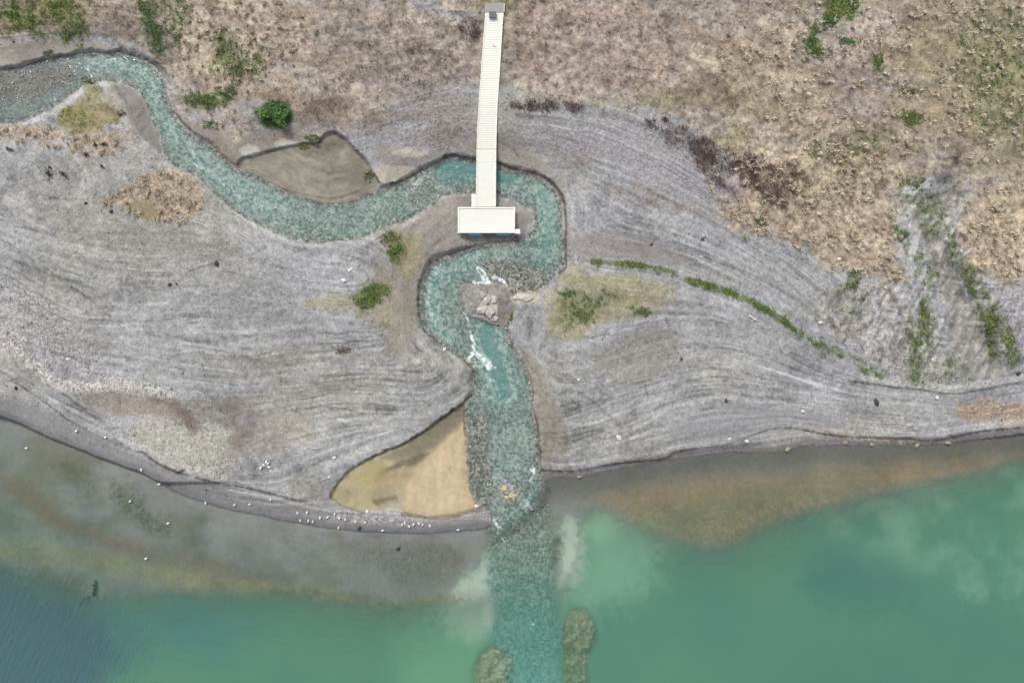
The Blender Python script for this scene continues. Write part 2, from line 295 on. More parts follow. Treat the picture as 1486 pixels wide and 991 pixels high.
lay(.85 * poly([(-150,58),(0,60),(80,58),(150,62),(180,74),(130,74),(100,80),(50,90),(0,96),(-150,100)], 4, 3), tone((138,130,122), (182,176,164), .45 + .4 * N_mid + .2 * sm(70, 100, Y)), .3)
lay(.8 * poly([(255,172),(300,180),(350,190),(440,185),(465,205),(430,212),(380,223),(345,240),(318,218),(285,195)], 6, 5), tone((124,114,104), (172,162,148), .5 + .4 * N_mid + .2 * N_hi), .4)
mdl = sdf([(346,249),(376,257),(390,265),(414,280),(446,288),(475,298),(506,294),(530,284),(553,272),(553,400),(346,400)], 90)
lay(mMUD, tone((108,104,92), (164,158,144), .50 + .3 * N_mid + .25 * N_hi + .15 * W3 + .42 * fbm(mdl / 4.5 + W2 * .9 + .6 * W1, X / 45, 31, 3) + .15 * fbm(X / 22 + Y / 40, Y / 6, 32, 2)), .12)
lay(.6 * mMUD * poly([(500,215),(530,235),(552,268),(530,282),(500,270),(510,240)], 14, 8), lin((104,100,90)), .12)
lay(.7 * mMUD * poly([(440,205),(480,195),(505,212),(490,225),(455,222)], 8, 6), tone((92,86,76), (132,124,112), .5 + .5 * N_hi), .3)
lay(.6 * mMUD * line([(400,272),(440,282),(480,290),(520,278)], 1.2, 1.5, 1.5), lin((86,80,70)))
# pale slumped silt blocks
for p in ([(540,243),(560,239),(590,241),(611,244),(590,261),(560,269),(553,270),(545,256)], [(345,216),(362,210),(376,215),(374,224),(352,226)], [(395,205),(412,199),(430,206),(428,211),(398,216)], [(335,196),(350,192),(352,206),(338,208)], [(735,428),(760,419),(785,428),(775,440),(745,440)], [(560,215),(590,210),(620,222),(610,230),(575,228)]):
    lay(.9 * poly(p, 2, 2.5, 1), tone((166,160,142), (206,199,184), .45 + .4 * N_mid + .2 * N_hi), .3)
for p in ([(390,268),(420,283),(446,291)], [(548,333),(570,325),(592,319)], [(640,281),(668,281),(690,280)], [(770,300),(778,312),(778,328),(770,338)], [(150,116),(170,119),(188,124)], [(176,128),(186,150),(196,168)]):
    lay(.75 * line(p, 2.2, 2, 1.5), tone((168,162,146), (208,202,188), .5 + .5 * N_hi), .3)
for p in ([(345,212),(372,209),(380,220),(352,229)], [(398,206),(432,202),(428,212),(400,217)], [(585,212),(625,215),(620,226),(580,225)]):
    lay(.7 * poly(p, 3, 5), tone((186,182,174), (222,219,212), .5 + .5 * N_hi), .3)
lay(.6 * line([(310,200),(330,225),(345,250),(375,260)], 8, 5, 5), tone((116,106,98),(150,140,130), .5 + .5 * N_hi), .5)
# left shore tones
lay(.75 * poly([(180,620),(230,605),(300,605),(345,620),(350,680),(330,702),(260,682),(215,655),(190,640)], 9, 8), tone((140,138,126), (196,194,180), .5 + .4 * N_hi + .2 * N_mid + .25 * N_px), .9)
lay(.7 * poly([(330,640),(370,612),(430,595),(470,605),(450,640),(390,665),(340,670)], 9, 8), tone((136, 130, 122), (184, 175, 164), .5 + .4 * N_mid + .35 * N_hi + .15 * W3), .6)
lay(.75 * poly([(110,566),(180,566),(250,574),(330,578),(350,600),(345,625),(280,610),(265,625),(240,600),(170,600),(125,590)], 8, 8), tone((100, 96, 88), (152, 147, 138), .45 + .4 * N_mid + .3 * W3), .8)
lay(.8 * line([(225,578),(250,585),(268,600),(280,622)], 9, 7, 4), tone((96,86,80), (128,112,102), .5 + .4 * N_hi + .2 * N_px), .5)
lay(.55 * line([(150,590),(190,592),(235,596)], 12, 8, 4), tone((138, 126, 116), (180, 166, 154), .5 + .4 * N_hi), .6)
lay(.5 * line([(340,585),(370,610),(345,640)], 12, 10, 5), lin((118,106,98)), .5)
lay(.8 * line([(-60,480),(0,498),(30,512),(62,540),(85,556),(110,562),(160,556),(205,560),(245,572)], 8, 7, 5), tone((140,136,130), (224,219,212), .55 + .4 * N_px + .25 * N_hi), 1.3)
lay(.55 * poly([(0,395),(60,430),(140,500),(160,550),(90,545),(40,510),(-150,470),(-150,360)], 14, 10), tone((132,128,128), (196,191,192), .5 + .45 * N_px + .25 * N_hi), 1.2)
# dark wet shingle along the lake
wetL = sm(-6, -28, -np.abs(0) + (dLk - 34 - 6 * W2)) * (X < 760)
lay(.85 * np.where(X < 715, sm(46, 22, dLk + 5 * W2) * (dLk > -30), 0) * poly([(-400,545),(0,548),(60,582),(110,618),(170,648),(206,664),(260,690),(330,708),(440,728),(480,742),(560,750),(640,757),(690,748),(716,756),(716,800),(-400,800)], 5, 3), tone((112, 112, 111), (148, 147, 146), .5 + .35 * STR + .25 * N_mid + .15 * W3), .35)
lay(.7 * np.where(X < 718, sm(13, 3, dLk + 3 * W2), 0), tone((92, 92, 95), (118, 117, 119), .5 + .4 * N_mid + .2 * W3), .3)
lay(.75 * line([(333,711),(363,716),(403,724),(450,736),(480,741)], 1.6, 1.5, 1), lin((182,178,174)), .5)
lay(.5 * poly([(483,738),(560,748),(640,756),(620,764),(520,760),(480,752)], 4, 3), tone((120,116,114), (206,200,198), .45 + .6 * N_px), 1.2)
lay(.85 * np.where(X > 780, sm(17, 6, dLk + 4 * W2), 0), tone((94,91,90), (126,121,118), .5 + .3 * N_mid + .2 * N_px), .4)
lay(.7 * poly([(1000,600),(1060,586),(1140,590),(1220,605),(1230,622),(1140,618),(1089,630),(1046,645),(990,648),(960,630)], 8, 6), tone((126,126,128), (158,157,160), .5 + .3 * STR + .2 * N_px), .4)
lay(.7 * poly([(1395,586),(1440,580),(1636,584),(1636,606),(1486,616),(1420,612),(1385,602)], 14, 10), tone((148,128,106), (206,174,138), .5 + .5 * N_hi + .3 * N_px), .9)
lay(.6 * line([(1180,626),(1230,634),(1290,640),(1330,641)], 4, 3, 2), tone((120,112,104), (186,176,160), .5 + .6 * N_px), .9)
# light stony slope on the right
lay(.7 * poly([(1190,420),(1260,410),(1300,420),(1340,470),(1380,560),(1290,550),(1200,480)], 10, 8), tone((128,124,122), (190,185,184), .5 + .4 * N_hi + .25 * N_px + .2 * N_mid), 1.0)
lay(.6 * poly([(1425,415),(1486,412),(1636,420),(1636,540),(1460,545),(1450,480)], 10, 6), tone((134,130,130), (190,186,188), .5 + .4 * N_hi + .25 * N_px), 1.0)
lay(.6 * line([(1240,548),(1290,556),(1380,566),(1430,557),(1636,545)], 5, 4, 2), tone((150,148,144), (206,203,198), .5 + .5 * N_px), .9)
lay(.85 * poly([(1385,250),(1400,270),(1380,300),(1366,345),(1376,385),(1405,425),(1435,475),(1470,545),(1380,552),(1375,480),(1368,420),(1345,370),(1338,330),(1290,300),(1300,280),(1350,300)], 6, 5), tone((124,121,115), (178,175,167), .5 + .35 * N_mid + .3 * N_hi + .15 * W3), .5)
lay(.7 * poly([(1362,258),(1395,246),(1412,262),(1400,290),(1375,296)], 5, 6), tone((84,80,74), (158,152,144), .5 + .7 * N_hi + .4 * W3), .8)
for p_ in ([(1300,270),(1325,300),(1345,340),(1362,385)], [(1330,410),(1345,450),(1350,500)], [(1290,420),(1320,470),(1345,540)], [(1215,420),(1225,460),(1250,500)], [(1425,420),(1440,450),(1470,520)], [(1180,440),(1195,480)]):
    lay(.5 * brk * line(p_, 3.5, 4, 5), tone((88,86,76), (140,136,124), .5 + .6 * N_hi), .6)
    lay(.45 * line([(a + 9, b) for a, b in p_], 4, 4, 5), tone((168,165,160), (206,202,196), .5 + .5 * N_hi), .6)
# light sandy patches with moss
moss = tone((120,116,84), (180,170,132), .5 + .4 * N_mid + .25 * N_hi + .15 * N_px)
for p, a in (([(820,385),(870,396),(960,402),(985,430),(955,450),(900,465),(850,487),(800,490),(788,460),(800,420)], .75), ([(440,437),(500,428),(555,395),(580,420),(582,470),(562,492),(540,470),(500,452),(450,446)], .65), ([(548,340),(580,324),(612,350),(614,380),(598,410),(580,402),(565,370)], .75),
             ([(83,166),(100,150),(120,143),(133,160),(152,175),(146,190),(110,195),(85,182)], .95), ([(120,130),(150,130),(176,160),(178,172),(160,176),(135,155)], .6)):
    lay(a * poly(p, 13, 15), moss, .5)
lay(.8 * poly([(150,122),(172,130),(186,160),(180,176),(160,150)], 3, 2), tone((150,144,128),(184,178,160), .5 + .5 * N_hi), .3)
lay(.6 * line([(560,400),(585,440),(590,480),(575,500)], 16, 10, 4), tone((130,124,106), (168,160,142), .5 + .4 * N_mid), .3)
MOSSI = np.maximum(poly([(83,166),(100,150),(120,143),(133,150),(150,150),(178,160),(176,178),(150,186),(140,192),(110,197),(85,184)], 5, 7), .8 * poly([(118,130),(130,116),(142,120),(150,140),(130,148)], 4, 4))
lay(.85 * MOSSI, tone((98,92,64), (172,162,120), .5 + .4 * N_mid + .4 * N_hi + .3 * W3), .5)
lay(.5 * poly([(75,190),(140,195),(180,182),(205,205),(170,220),(110,215)], 8, 10), tone((98,84,68),(176,158,132), .5 + .6 * N_hi + .4 * W3), .7)
# dry straw ground
STR_BANK = poly([(296,162),(350,158),(388,182),(372,196),(345,202),(312,194)], 8, 9)
straw = tone((114,102,88), (198,181,160), .5 + .35 * N_mid + .45 * N_hi + .3 * N_px)
STRAWM = np.maximum.reduce([.55 * STR_BANK, poly([(145,292),(180,275),(205,250),(240,243),(280,255),(300,285),(295,305),(270,325),(220,322),(190,310),(178,298),(150,297)], 4, 5),
                            .85 * sm(-.5, .1, fbm(X / 16, Y / 12, 111, 3)) * poly([(-30,185),(40,176),(90,190),(150,192),(200,186),(205,205),(170,215),(125,236),(80,215),(30,205),(-30,205)], 6, 9)])
lay(.9 * STRAWM, straw, .8)
lay(.85 * poly([(182,296),(205,290),(235,305),(232,322),(200,318)], 4, 3), tone((128,118,92),(156,146,116), .5 + .4 * N_mid), .3)
# upland: several tones of dead grass over grey soil
ug = tone((128,116,104), (184,168,148), .5 + .35 * N_mid + .3 * N_hi + .25 * N_px)
lay(.92 * UP, ug, .6)
def pm(sd, sx, sy, lo=.05, hi=.4): return sm(lo, hi, fbm(X / sx + .35 * W2, Y / sy + .3 * W2, sd, 3))
fine = .5 + .5 * N_hi + .45 * W3 + .15 * N_mid + .5 * fbm(X / 13, Y / 11, 107, 2)
lay(.65 * UP * pm(101, 80, 42), tone((130,124,116), (194,185,175), fine)); lay(.6 * UP * pm(102, 60, 45), tone((112,101,92), (172,157,145), fine)); lay(.6 * UP * pm(103, 70, 50), tone((150,138,122), (230,217,197), fine)); lay(.5 * UP * pm(104, 90, 70), tone((110,110,84), (168,164,128), fine)); lay(.75 * UP * pm(106, 65, 30, .12, .38), tone((128,122,114), (190,182,172), fine)); lay(.4 * UP * pm(105, 40, 30, .15, .45), tone((92,80,72), (138,122,110), fine))
for p, c0, c1, a in (([(440,20),(560,10),(680,20),(700,100),(640,140),(520,120),(460,80)], (114,106,99), (174,162,152), .7), ([(730,10),(900,0),(1000,60),(960,140),(840,130),(740,90)], (130,114,104), (194,174,160), .8),
                     ([(250,0),(440,0),(430,90),(360,140),(260,110)], (134,122,106), (220,203,182), .7), ([(1040,200),(1120,230),(1200,200),(1300,220),(1310,400),(1220,380),(1040,310)], (116, 102, 86), (212, 194, 168), .9), ([(1400,270),(1636,250),(1636,410),(1410,400),(1392,350)], (132, 116, 96), (226, 208, 180), .9),
                     ([(1290,0),(1636,-100),(1636,240),(1330,210)], (118,112,86), (180,168,134), .7), ([(-150,-100),(140,-60),(150,40),(0,50),(-150,50)], (104,98,70), (172,158,124), .8), ([(1190,70),(1260,80),(1275,150),(1220,160)], (110,100,96), (150,138,134), .7), ([(1000,60),(1180,40),(1200,180),(1080,200)], (128,112,94), (188,168,144), .6)):
    lay(.8 * a * poly(p, 26, 26), tone(c0, c1, .1 * N_mid + fine), .7)
lay(.75 * poly([(580,-60),(610,-10),(640,2),(660,22),(690,20),(680,28),(655,28),(615,18),(590,4),(560,-60)], 5, 5), tone((140,140,144),(184,182,186), .5 + .5 * N_hi), .7)
lay(.55 * poly([(560,100),(690,80),(690,215),(600,215),(520,190),(540,140)], 16, 14), tone((124,118,112),(172,165,160), .5 + .3 * STR + .25 * N_hi + .25 * N_px), .8)
lay(.6 * poly([(735,170),(850,180),(960,165),(1020,200),(1090,270),(1060,310),(960,270),(850,220),(760,215)], 14, 10), tone((130,126,128),(182,177,184), .5 + .35 * STR + .2 * SL + .15 * N_px), .8)
lay(.35 * line([(690,30),(733,40),(735,200)], 14, 10, 4), lin((128,122,118)))
lay(.5 * poly([(470,60),(690,70),(690,215),(600,215),(500,185),(440,120)], 16, 14) * sm(-.2, .3, fbm(X / 60, Y / 14, 112, 3)), tone((116,102,92), (164,148,136), fine), .7)
# purplish brown dead brush ground
BRUSH = np.maximum.reduce([1.0 * line([(945,180),(985,192),(1020,208),(1050,225),(1080,245),(1110,262),(1150,285)], 9, 7, 10), .8 * line([(1085,232),(1120,250),(1165,262)], 9, 8, 8), .7 * line([(1005,225),(1040,262),(1075,285)], 5, 6, 8), poly([(950,178),(990,190),(1045,212),(1085,230),(1125,255),(1160,290),(1130,305),(1085,272),(1040,248),(1000,215),(962,202)], 7, 8), .8 * poly([(664,28),(692,24),(694,62),(670,66)], 5, 5), .6 * poly([(730,145),(840,150),(850,160),(740,160)], 4, 4), .25 * poly([(1100,235),(1160,225),(1180,280),(1140,290)], 12, 10)])
lay(.7 * BRUSH * (.25 + .75 * sm(-.12, .22, fbm(X / 15, Y / 12, 98, 2))), tone((66,54,52), (128,108,102), .5 + .4 * N_hi + .4 * N_px), .6)
# green
GREENM = np.zeros(X.shape, np.float32)
def green(m, a=1.0):
    global GREENM
    GREENM = np.maximum(GREENM, m * a)
STRIP = np.maximum(line([(860,380),(900,382),(940,386),(970,393)], 3.2, 2.5, 1.5), line([(998,407),(1040,417),(1080,433),(1115,450),(1152,477)], 4.4, 3, 2.5)); green(STRIP * 1.6); green(line([(832,377),(866,379)], 1.5, 2, 1), .6); green(line([(970,393),(998,407)], 2, 3, 3), .5)
green(line([(1150,478),(1185,498),(1230,520),(1280,548)], 7, 6, 6), .55); green(poly([(508,430),(530,416),(555,412),(568,420),(548,440),(522,450)], 4, 5)); green(poly([(565,335),(582,340),(588,370),(575,385),(562,368)], 5, 5), .75)
green(poly([(255,138),(300,135),(340,130),(345,142),(310,158),(270,152)], 5, 6), .9); green(poly([(-20,-40),(150,-40),(130,30),(60,44),(-20,44)], 24, 24), .5); green(poly([(205,-20),(275,-20),(268,70),(215,60)], 16, 18), .4); green(poly([(300,30),(390,60),(380,120),(310,110)], 16, 20), .45); green(line([(210,10),(222,45),(236,72)], 9, 8, 8), .75); green(line([(262,0),(262,30),(255,60)], 5, 6, 6), .6); green(poly([(310,40),(345,70),(370,95),(350,112),(320,98)], 10, 14), .9)
green(line([(75,-20),(90,10),(105,40)], 18, 14, 12), 1.0); green(poly([(0,-20),(40,0),(60,40),(10,46)], 14, 12), .85); green(poly([(1205,-20),(1245,-10),(1250,20),(1210,38),(1190,30)], 6, 7), .9); green(line([(1180,40),(1176,65),(1190,78)], 7, 6, 6), .7); green(line([(1225,60),(1245,62)], 4, 4, 4), .6)
green(line([(1272,85),(1275,100)], 5, 4, 3), .8); green(poly([(1305,160),(1335,160),(1338,185),(1312,185)], 7, 8), .7); green(poly([(800,430),(850,420),(880,440),(850,470),(810,480)], 10, 12), .45); green(line([(880,425),(935,452)], 6, 6, 6), .45)
green(line([(1342,438),(1340,470),(1332,510),(1326,545)], 9, 7, 6), .7); green(line([(1400,395),(1415,430),(1435,480),(1445,520)], 6, 5, 5), .8); green(line([(1450,455),(1462,490),(1478,520)], 6, 6, 6), .7); green(line([(1310,265),(1340,300),(1350,330)], 12, 10, 10), .5); green(line([(1300,335),(1330,370),(1350,400)], 7, 6, 7), .5); green(line([(1380,330),(1385,380),(1402,405)], 5, 5, 5), .7)
green(line([(370,52),(345,68)], 3, 4, 4), .3); green(line([(460,50),(475,40)], 3, 3, 3), .5); green(poly([(1330,500),(1400,520),(1420,550),(1350,560)], 12, 12), .3); green(poly([(88,158),(110,150),(128,162),(120,185),(95,185)], 8, 8), .35); green(poly([(1150,200),(1260,180),(1300,240),(1200,260)], 20, 20), .22); green(poly([(1380,0),(1500,0),(1500,200),(1400,180)], 30, 25), .28); green(line([(1235,395),(1240,430)], 6, 6, 6), .5); green(poly([(1300,262),(1350,270),(1375,300),(1370,330),(1340,330),(1310,300)], 10, 14), .45); green(poly([(1375,330),(1395,390),(1425,440),(1455,540),(1480,540),(1450,440),(1405,380)], 8, 10), .5); green(poly([(1310,340),(1350,390),(1360,430),(1330,400)], 8, 10), .4); green(poly([(1320,440),(1360,440),(1355,550),(1315,550)], 9, 10), .4); green(poly([(1205,420),(1260,420),(1265,460),(1215,460)], 10, 12), .25)
gsp = np.clip(.35 + .9 * fbm(X / 11, Y / 11, 21, 3) + .3 * N_px, 0, 1)
lay(np.clip(GREENM * (.35 + .8 * gsp), 0, .9), tone((62,84,40), (128,142,74), .4 + .5 * N_mid + .4 * N_px), .5)
for x_, y_, r_ in ((400,167,24),):
    lay(line([(x_ - 4, y_), (x_ + 4, y_)], r_ - 3, 4, 2), lin((70,88,50)))
# triangular sand basin
lay(mSAND, tone((140,131,104), (192,182,146), .5 + .45 * N_mid + .25 * N_hi + .3 * fbm(X / 22, Y / 10, 41, 3)), .12)
lay(poly([(664,609),(674,606),(678,650),(679,690),(687,728),(684,736),(660,745),(630,750),(600,745),(580,733),(578,715),(586,700),(605,680),(630,656),(642,624)], 14, 10), tone((178,158,126), (214,195,163), .5 + .25 * N_hi + .2 * W3 + .35 * N_mid + .35 * fbm(X / 9, Y / 40, 42, 3)), .1)
lay(.62 * poly([(678,583),(655,596),(632,612),(604,636),(578,652),(552,663),(560,668),(602,665),(632,652),(652,634),(669,613)], 5, 4), tone((96,92,82), (136,130,114), .5 + .5 * N_mid + .3 * N_hi), .25)
lay(.5 * poly([(678,584),(640,608),(606,638),(581,651),(560,660),(596,660),(627,648),(646,636),(668,612)], 6, 4), tone((92,88,76), (128,122,104), .5 + .5 * N_mid), .25)
lay(.95 * poly([(590,680),(615,668),(630,652),(598,662),(575,670),(548,686),(552,690),(575,680)], 4, 4), tone((98,92,78), (130,122,100), .5 + .5 * N_hi), .3)
lay(.6 * poly([(560,712),(590,700),(588,735),(560,738)], 8, 8), tone((160,156,142),(190,186,172), .5 + .5 * N_hi), .2)
lay(.5 * poly([(535,690),(575,682),(600,690),(575,715),(540,715)], 8, 10), tone((132,110,76),(170,146,104), .5 + .6 * N_hi), .2)
lay(.7 * poly([(545,700),(560,690),(575,710),(590,700),(585,730),(545,726)], 8, 8), tone((150,140,112), (180,168,138), .5 + .5 * N_mid), .2)
lay(.6 * poly([(510,690),(535,675),(570,670),(545,700),(520,712)], 6, 6), tone((140,130,88),(178,165,116), .5 + .5 * N_mid), .2)
lay(.7 * line([(545,728),(572,722)], 4, 3, 4), lin((112,100,78)), .4)
# damp earth and bank shade, both painted as dark lines along cut banks
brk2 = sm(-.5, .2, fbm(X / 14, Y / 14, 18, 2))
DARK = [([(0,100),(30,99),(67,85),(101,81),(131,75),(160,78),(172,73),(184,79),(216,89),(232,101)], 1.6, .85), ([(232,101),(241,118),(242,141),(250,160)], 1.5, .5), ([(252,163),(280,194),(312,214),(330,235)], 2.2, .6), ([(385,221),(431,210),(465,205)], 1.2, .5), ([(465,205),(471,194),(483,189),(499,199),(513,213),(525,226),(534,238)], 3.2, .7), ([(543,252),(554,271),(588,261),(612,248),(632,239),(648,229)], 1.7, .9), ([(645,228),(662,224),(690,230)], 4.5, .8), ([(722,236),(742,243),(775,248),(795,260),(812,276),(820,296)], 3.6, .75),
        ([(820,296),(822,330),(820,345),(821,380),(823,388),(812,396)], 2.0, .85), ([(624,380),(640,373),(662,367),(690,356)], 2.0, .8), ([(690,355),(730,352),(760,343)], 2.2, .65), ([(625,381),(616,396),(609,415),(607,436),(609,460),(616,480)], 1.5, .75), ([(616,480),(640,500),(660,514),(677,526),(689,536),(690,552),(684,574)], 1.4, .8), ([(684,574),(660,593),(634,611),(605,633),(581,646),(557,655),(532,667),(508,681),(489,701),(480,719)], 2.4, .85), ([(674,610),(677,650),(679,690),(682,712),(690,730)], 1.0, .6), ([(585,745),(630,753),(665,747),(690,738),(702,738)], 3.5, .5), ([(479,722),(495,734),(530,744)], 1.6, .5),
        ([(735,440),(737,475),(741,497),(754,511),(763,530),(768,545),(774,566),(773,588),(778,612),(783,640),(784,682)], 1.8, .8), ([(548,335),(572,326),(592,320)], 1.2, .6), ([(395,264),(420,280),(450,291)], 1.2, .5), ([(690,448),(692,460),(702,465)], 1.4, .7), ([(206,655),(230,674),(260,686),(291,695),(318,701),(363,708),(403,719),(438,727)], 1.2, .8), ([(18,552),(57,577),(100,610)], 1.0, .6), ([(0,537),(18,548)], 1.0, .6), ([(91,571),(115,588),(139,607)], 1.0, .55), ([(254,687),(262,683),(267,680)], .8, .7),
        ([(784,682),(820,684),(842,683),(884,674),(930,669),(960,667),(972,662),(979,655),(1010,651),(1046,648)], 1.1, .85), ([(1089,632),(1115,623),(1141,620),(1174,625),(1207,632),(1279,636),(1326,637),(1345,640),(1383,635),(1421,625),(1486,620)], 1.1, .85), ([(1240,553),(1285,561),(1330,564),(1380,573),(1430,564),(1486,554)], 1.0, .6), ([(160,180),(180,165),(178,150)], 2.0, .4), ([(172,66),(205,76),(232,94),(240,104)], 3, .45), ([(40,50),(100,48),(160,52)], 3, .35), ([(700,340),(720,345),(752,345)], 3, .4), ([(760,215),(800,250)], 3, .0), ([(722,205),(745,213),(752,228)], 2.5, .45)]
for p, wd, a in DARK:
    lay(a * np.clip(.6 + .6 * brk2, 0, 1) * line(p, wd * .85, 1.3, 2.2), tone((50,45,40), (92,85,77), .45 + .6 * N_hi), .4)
for p, wd, a in (([(1400,392),(1414,430),(1430,470),(1446,518)], 3, .65), ([(1384,335),(1390,372),(1402,398)], 2.5, .55), ([(1322,296),(1340,332),(1354,372),(1362,405)], 2.2, .5), ([(1290,300),(1303,335),(1318,372)], 2.5, .45), ([(1318,412),(1330,450),(1336,500)], 2, .4), ([(1366,255),(1380,262),(1400,252)], 4, .5), ([(1200,425),(1206,470),(1225,500)], 2, .35), ([(1255,420),(1275,470),(1300,520)], 1.8, .4), ([(1290,418),(1312,462),(1330,520)], 1.8, .4), ([(1450,440),(1466,480),(1486,520)], 2, .45)):
    lay(a * np.clip(.4 + .8 * brk2, 0, 1) * line(p, wd, 1.6, 3.5), tone((64,60,54), (110,105,96), .5 + .6 * N_hi), .6)  # shade of the gully scarps painted into the ground colour
lay(.55 * GR * sm(.05, .5, fbm(X / 9, Y / 12, 162, 3)), tone((96,93,86), (150,147,140), .5 + .5 * W3), .8); lay(.5 * GR * sm(.15, .5, fbm(X / 9, Y / 12, 163, 3)), tone((178,176,172), (214,211,206), .5 + .5 * W3), .8)
# river bed: cobbles, paler in the shallows
rb = tone((104,108,100), (206,206,196), .48 + .4 * N_px + .6 * fbm(X / 4.5, Y / 4.5, 51, 2) + .15 * N_mid)
mR = sm(1.0, -2.5, dRiv) * (dLk > -8)
lay(mR, rb, 1.3)
BARWET = poly([(160,122),(190,127),(207,143),(213,163),(221,183),(232,205),(238,226),(218,212),(198,190),(186,168),(180,150),(163,130)], 3, 2)
lay(.9 * BARWET, tone((112,108,104), (134,129,124), .5 + .4 * N_mid), .15)
lay(.85 * poly([(0,104),(60,100),(95,96),(110,112),(80,130),(45,146),(-150,152),(-150,104)], 8, 6), tone((116,112,103), (160,154,143), .5 + .35 * N_hi + .25 * W3 + .3 * N_mid), .8)
lay(.7 * poly([(692,372),(740,378),(800,395),(792,420),(745,428),(715,412),(700,395)], 6, 4), tone((96,92,80), (186,180,162), .45 + .6 * N_px + .4 * W3), 1.4)
lay(.7 * poly([(680,600),(708,600),(712,650),(712,735),(692,730),(680,690)], 10, 8), tone((112,113,104), (182,182,170), .45 + .6 * N_px + .3 * W3), 1.3)
lay(.7 * poly([(722,704),(745,706),(752,722),(735,728),(722,718)], 4, 3), tone((140,136,92),(206,198,142), .5 + .6 * N_px), 1.2)
isl = sm(2, -2, dIs) * sm(-20, -5, -np.abs(dR - 0) * 0 - 30 + 30)
mIs = sm(5, -4, dIs)
lay(.95 * mIs, tone((112,111,106), (170,167,161), .5 + .4 * N_mid + .3 * N_hi + .3 * W3), .8)
lay(.95 * poly([(692,448),(703,432),(712,426),(722,432),(722,466),(706,463),(695,458)], 2, 2, 1), tone((160,154,142), (214,208,196), .5 + .5 * N_hi + .3 * N_px), .7)
lay(.8 * poly([(722,432),(734,428),(736,474),(724,470)], 2, 1, 1), tone((126,116,108), (150,140,130), .5), .3)
# lake bed
mL = sm(0, -3, dLk)
lb = tone((146,147,144), (180,180,176), .5 + .12 * STR + .4 * N_mid + .25 * N_lo + .05 * N_px)
lay(mL, lb, .15)
lay(mL * .55 * sm(0, .4, fbm(X / 70, Y / 40, 113, 4)) * (X < 760), tone((118,116,92), (150,146,116), .5 + .4 * N_mid), .15)
lay(mL * .5 * sm(.05, .4, fbm(X / 50, Y / 40, 114, 4)) * (X < 560) * sm(640, 700, Y), tone((104,112,100), (136,142,126), .5 + .4 * N_mid), .15)
lay(mL * .8 * np.clip(.85 + .8 * N_mid, 0, 1) * line([(-60,690),(20,705),(45,722),(72,748),(100,768),(150,785),(210,802),(300,822),(380,848)], 12, 12, 9), tone((138,108,84), (172,140,112), .5 + .5 * N_mid), .4)
lay(mL * .75 * line([(-60,790),(30,800),(70,800),(130,812),(200,826),(300,845),(400,862)], 14, 14, 10), tone((158,146,102), (214,202,154), .5 + .6 * N_mid + .3 * N_hi), .5)
lay(mL * .8 * line([(380,858),(440,858),(500,868),(560,882),(640,872),(690,856)], 7, 8, 6), tone((130,124,92), (190,180,140), .5 + .7 * N_hi), .5)
lay(mL * .6 * poly([(150,690),(190,705),(215,740),(250,765),(240,780),(190,765),(170,730)], 12, 12), tone((52,58,46), (138,136,100), .5 + .8 * N_hi + .3 * N_px), 1.2)
lay(mL * .5 * poly([(70,660),(130,670),(150,700),(130,740),(100,710)], 14, 12), tone((84,88,66), (140,140,100), .5 + .7 * N_hi), .8)
lay(mL * .5 * poly([(470,790),(600,780),(690,800),(660,850),(560,840)], 20, 14), tone((104,102,98), (140,138,132), .5 + .6 * N_px), .8)
lay(mL * .85 * poly([(850,715),(930,700),(1040,690),(1136,682),(1300,668),(1400,655),(1636,625),(1636,650),(1486,668),(1390,695),(1300,712),(1180,740),(1110,765),(1060,790),(1000,785),(930,768),(880,735)], 30, 16), tone((150,122,88), (196,168,126), .5 + .4 * STR + .4 * N_mid + .2 * N_hi), .4)
lay(mL * .5 * line([(940,760),(1040,735),(1140,712),(1240,700)], 16, 16, 12), tone((136,140,110), (170,168,134), .5 + .5 * N_mid), .2)
lay(mL * .75 * (X > 775) * sm(-48, -8, dLk + 5 * W2), tone((96,92,88), (122,118,111), .5 + .4 * N_mid + .2 * N_hi), .2)
lay(mL * CHN, tone((96,106,96), (186,192,176), .45 + .5 * N_px + .5 * fbm(X / 5, Y / 5, 52, 2)), 1.3)
lay(mL * .7 * poly([(800,780),(830,772),(825,800),(810,815),(800,830),(796,800)], 5, 4), lin((84,78,70)), .4)
CV = np.clip(CV, .012, .82)
WET = np.clip(np.maximum.reduce([sm(40, 10, dLk) * .6, sm(8, 0, dRiv) * .7, mSAND * .25, mMUD * .35, BARWET]), 0, 1)

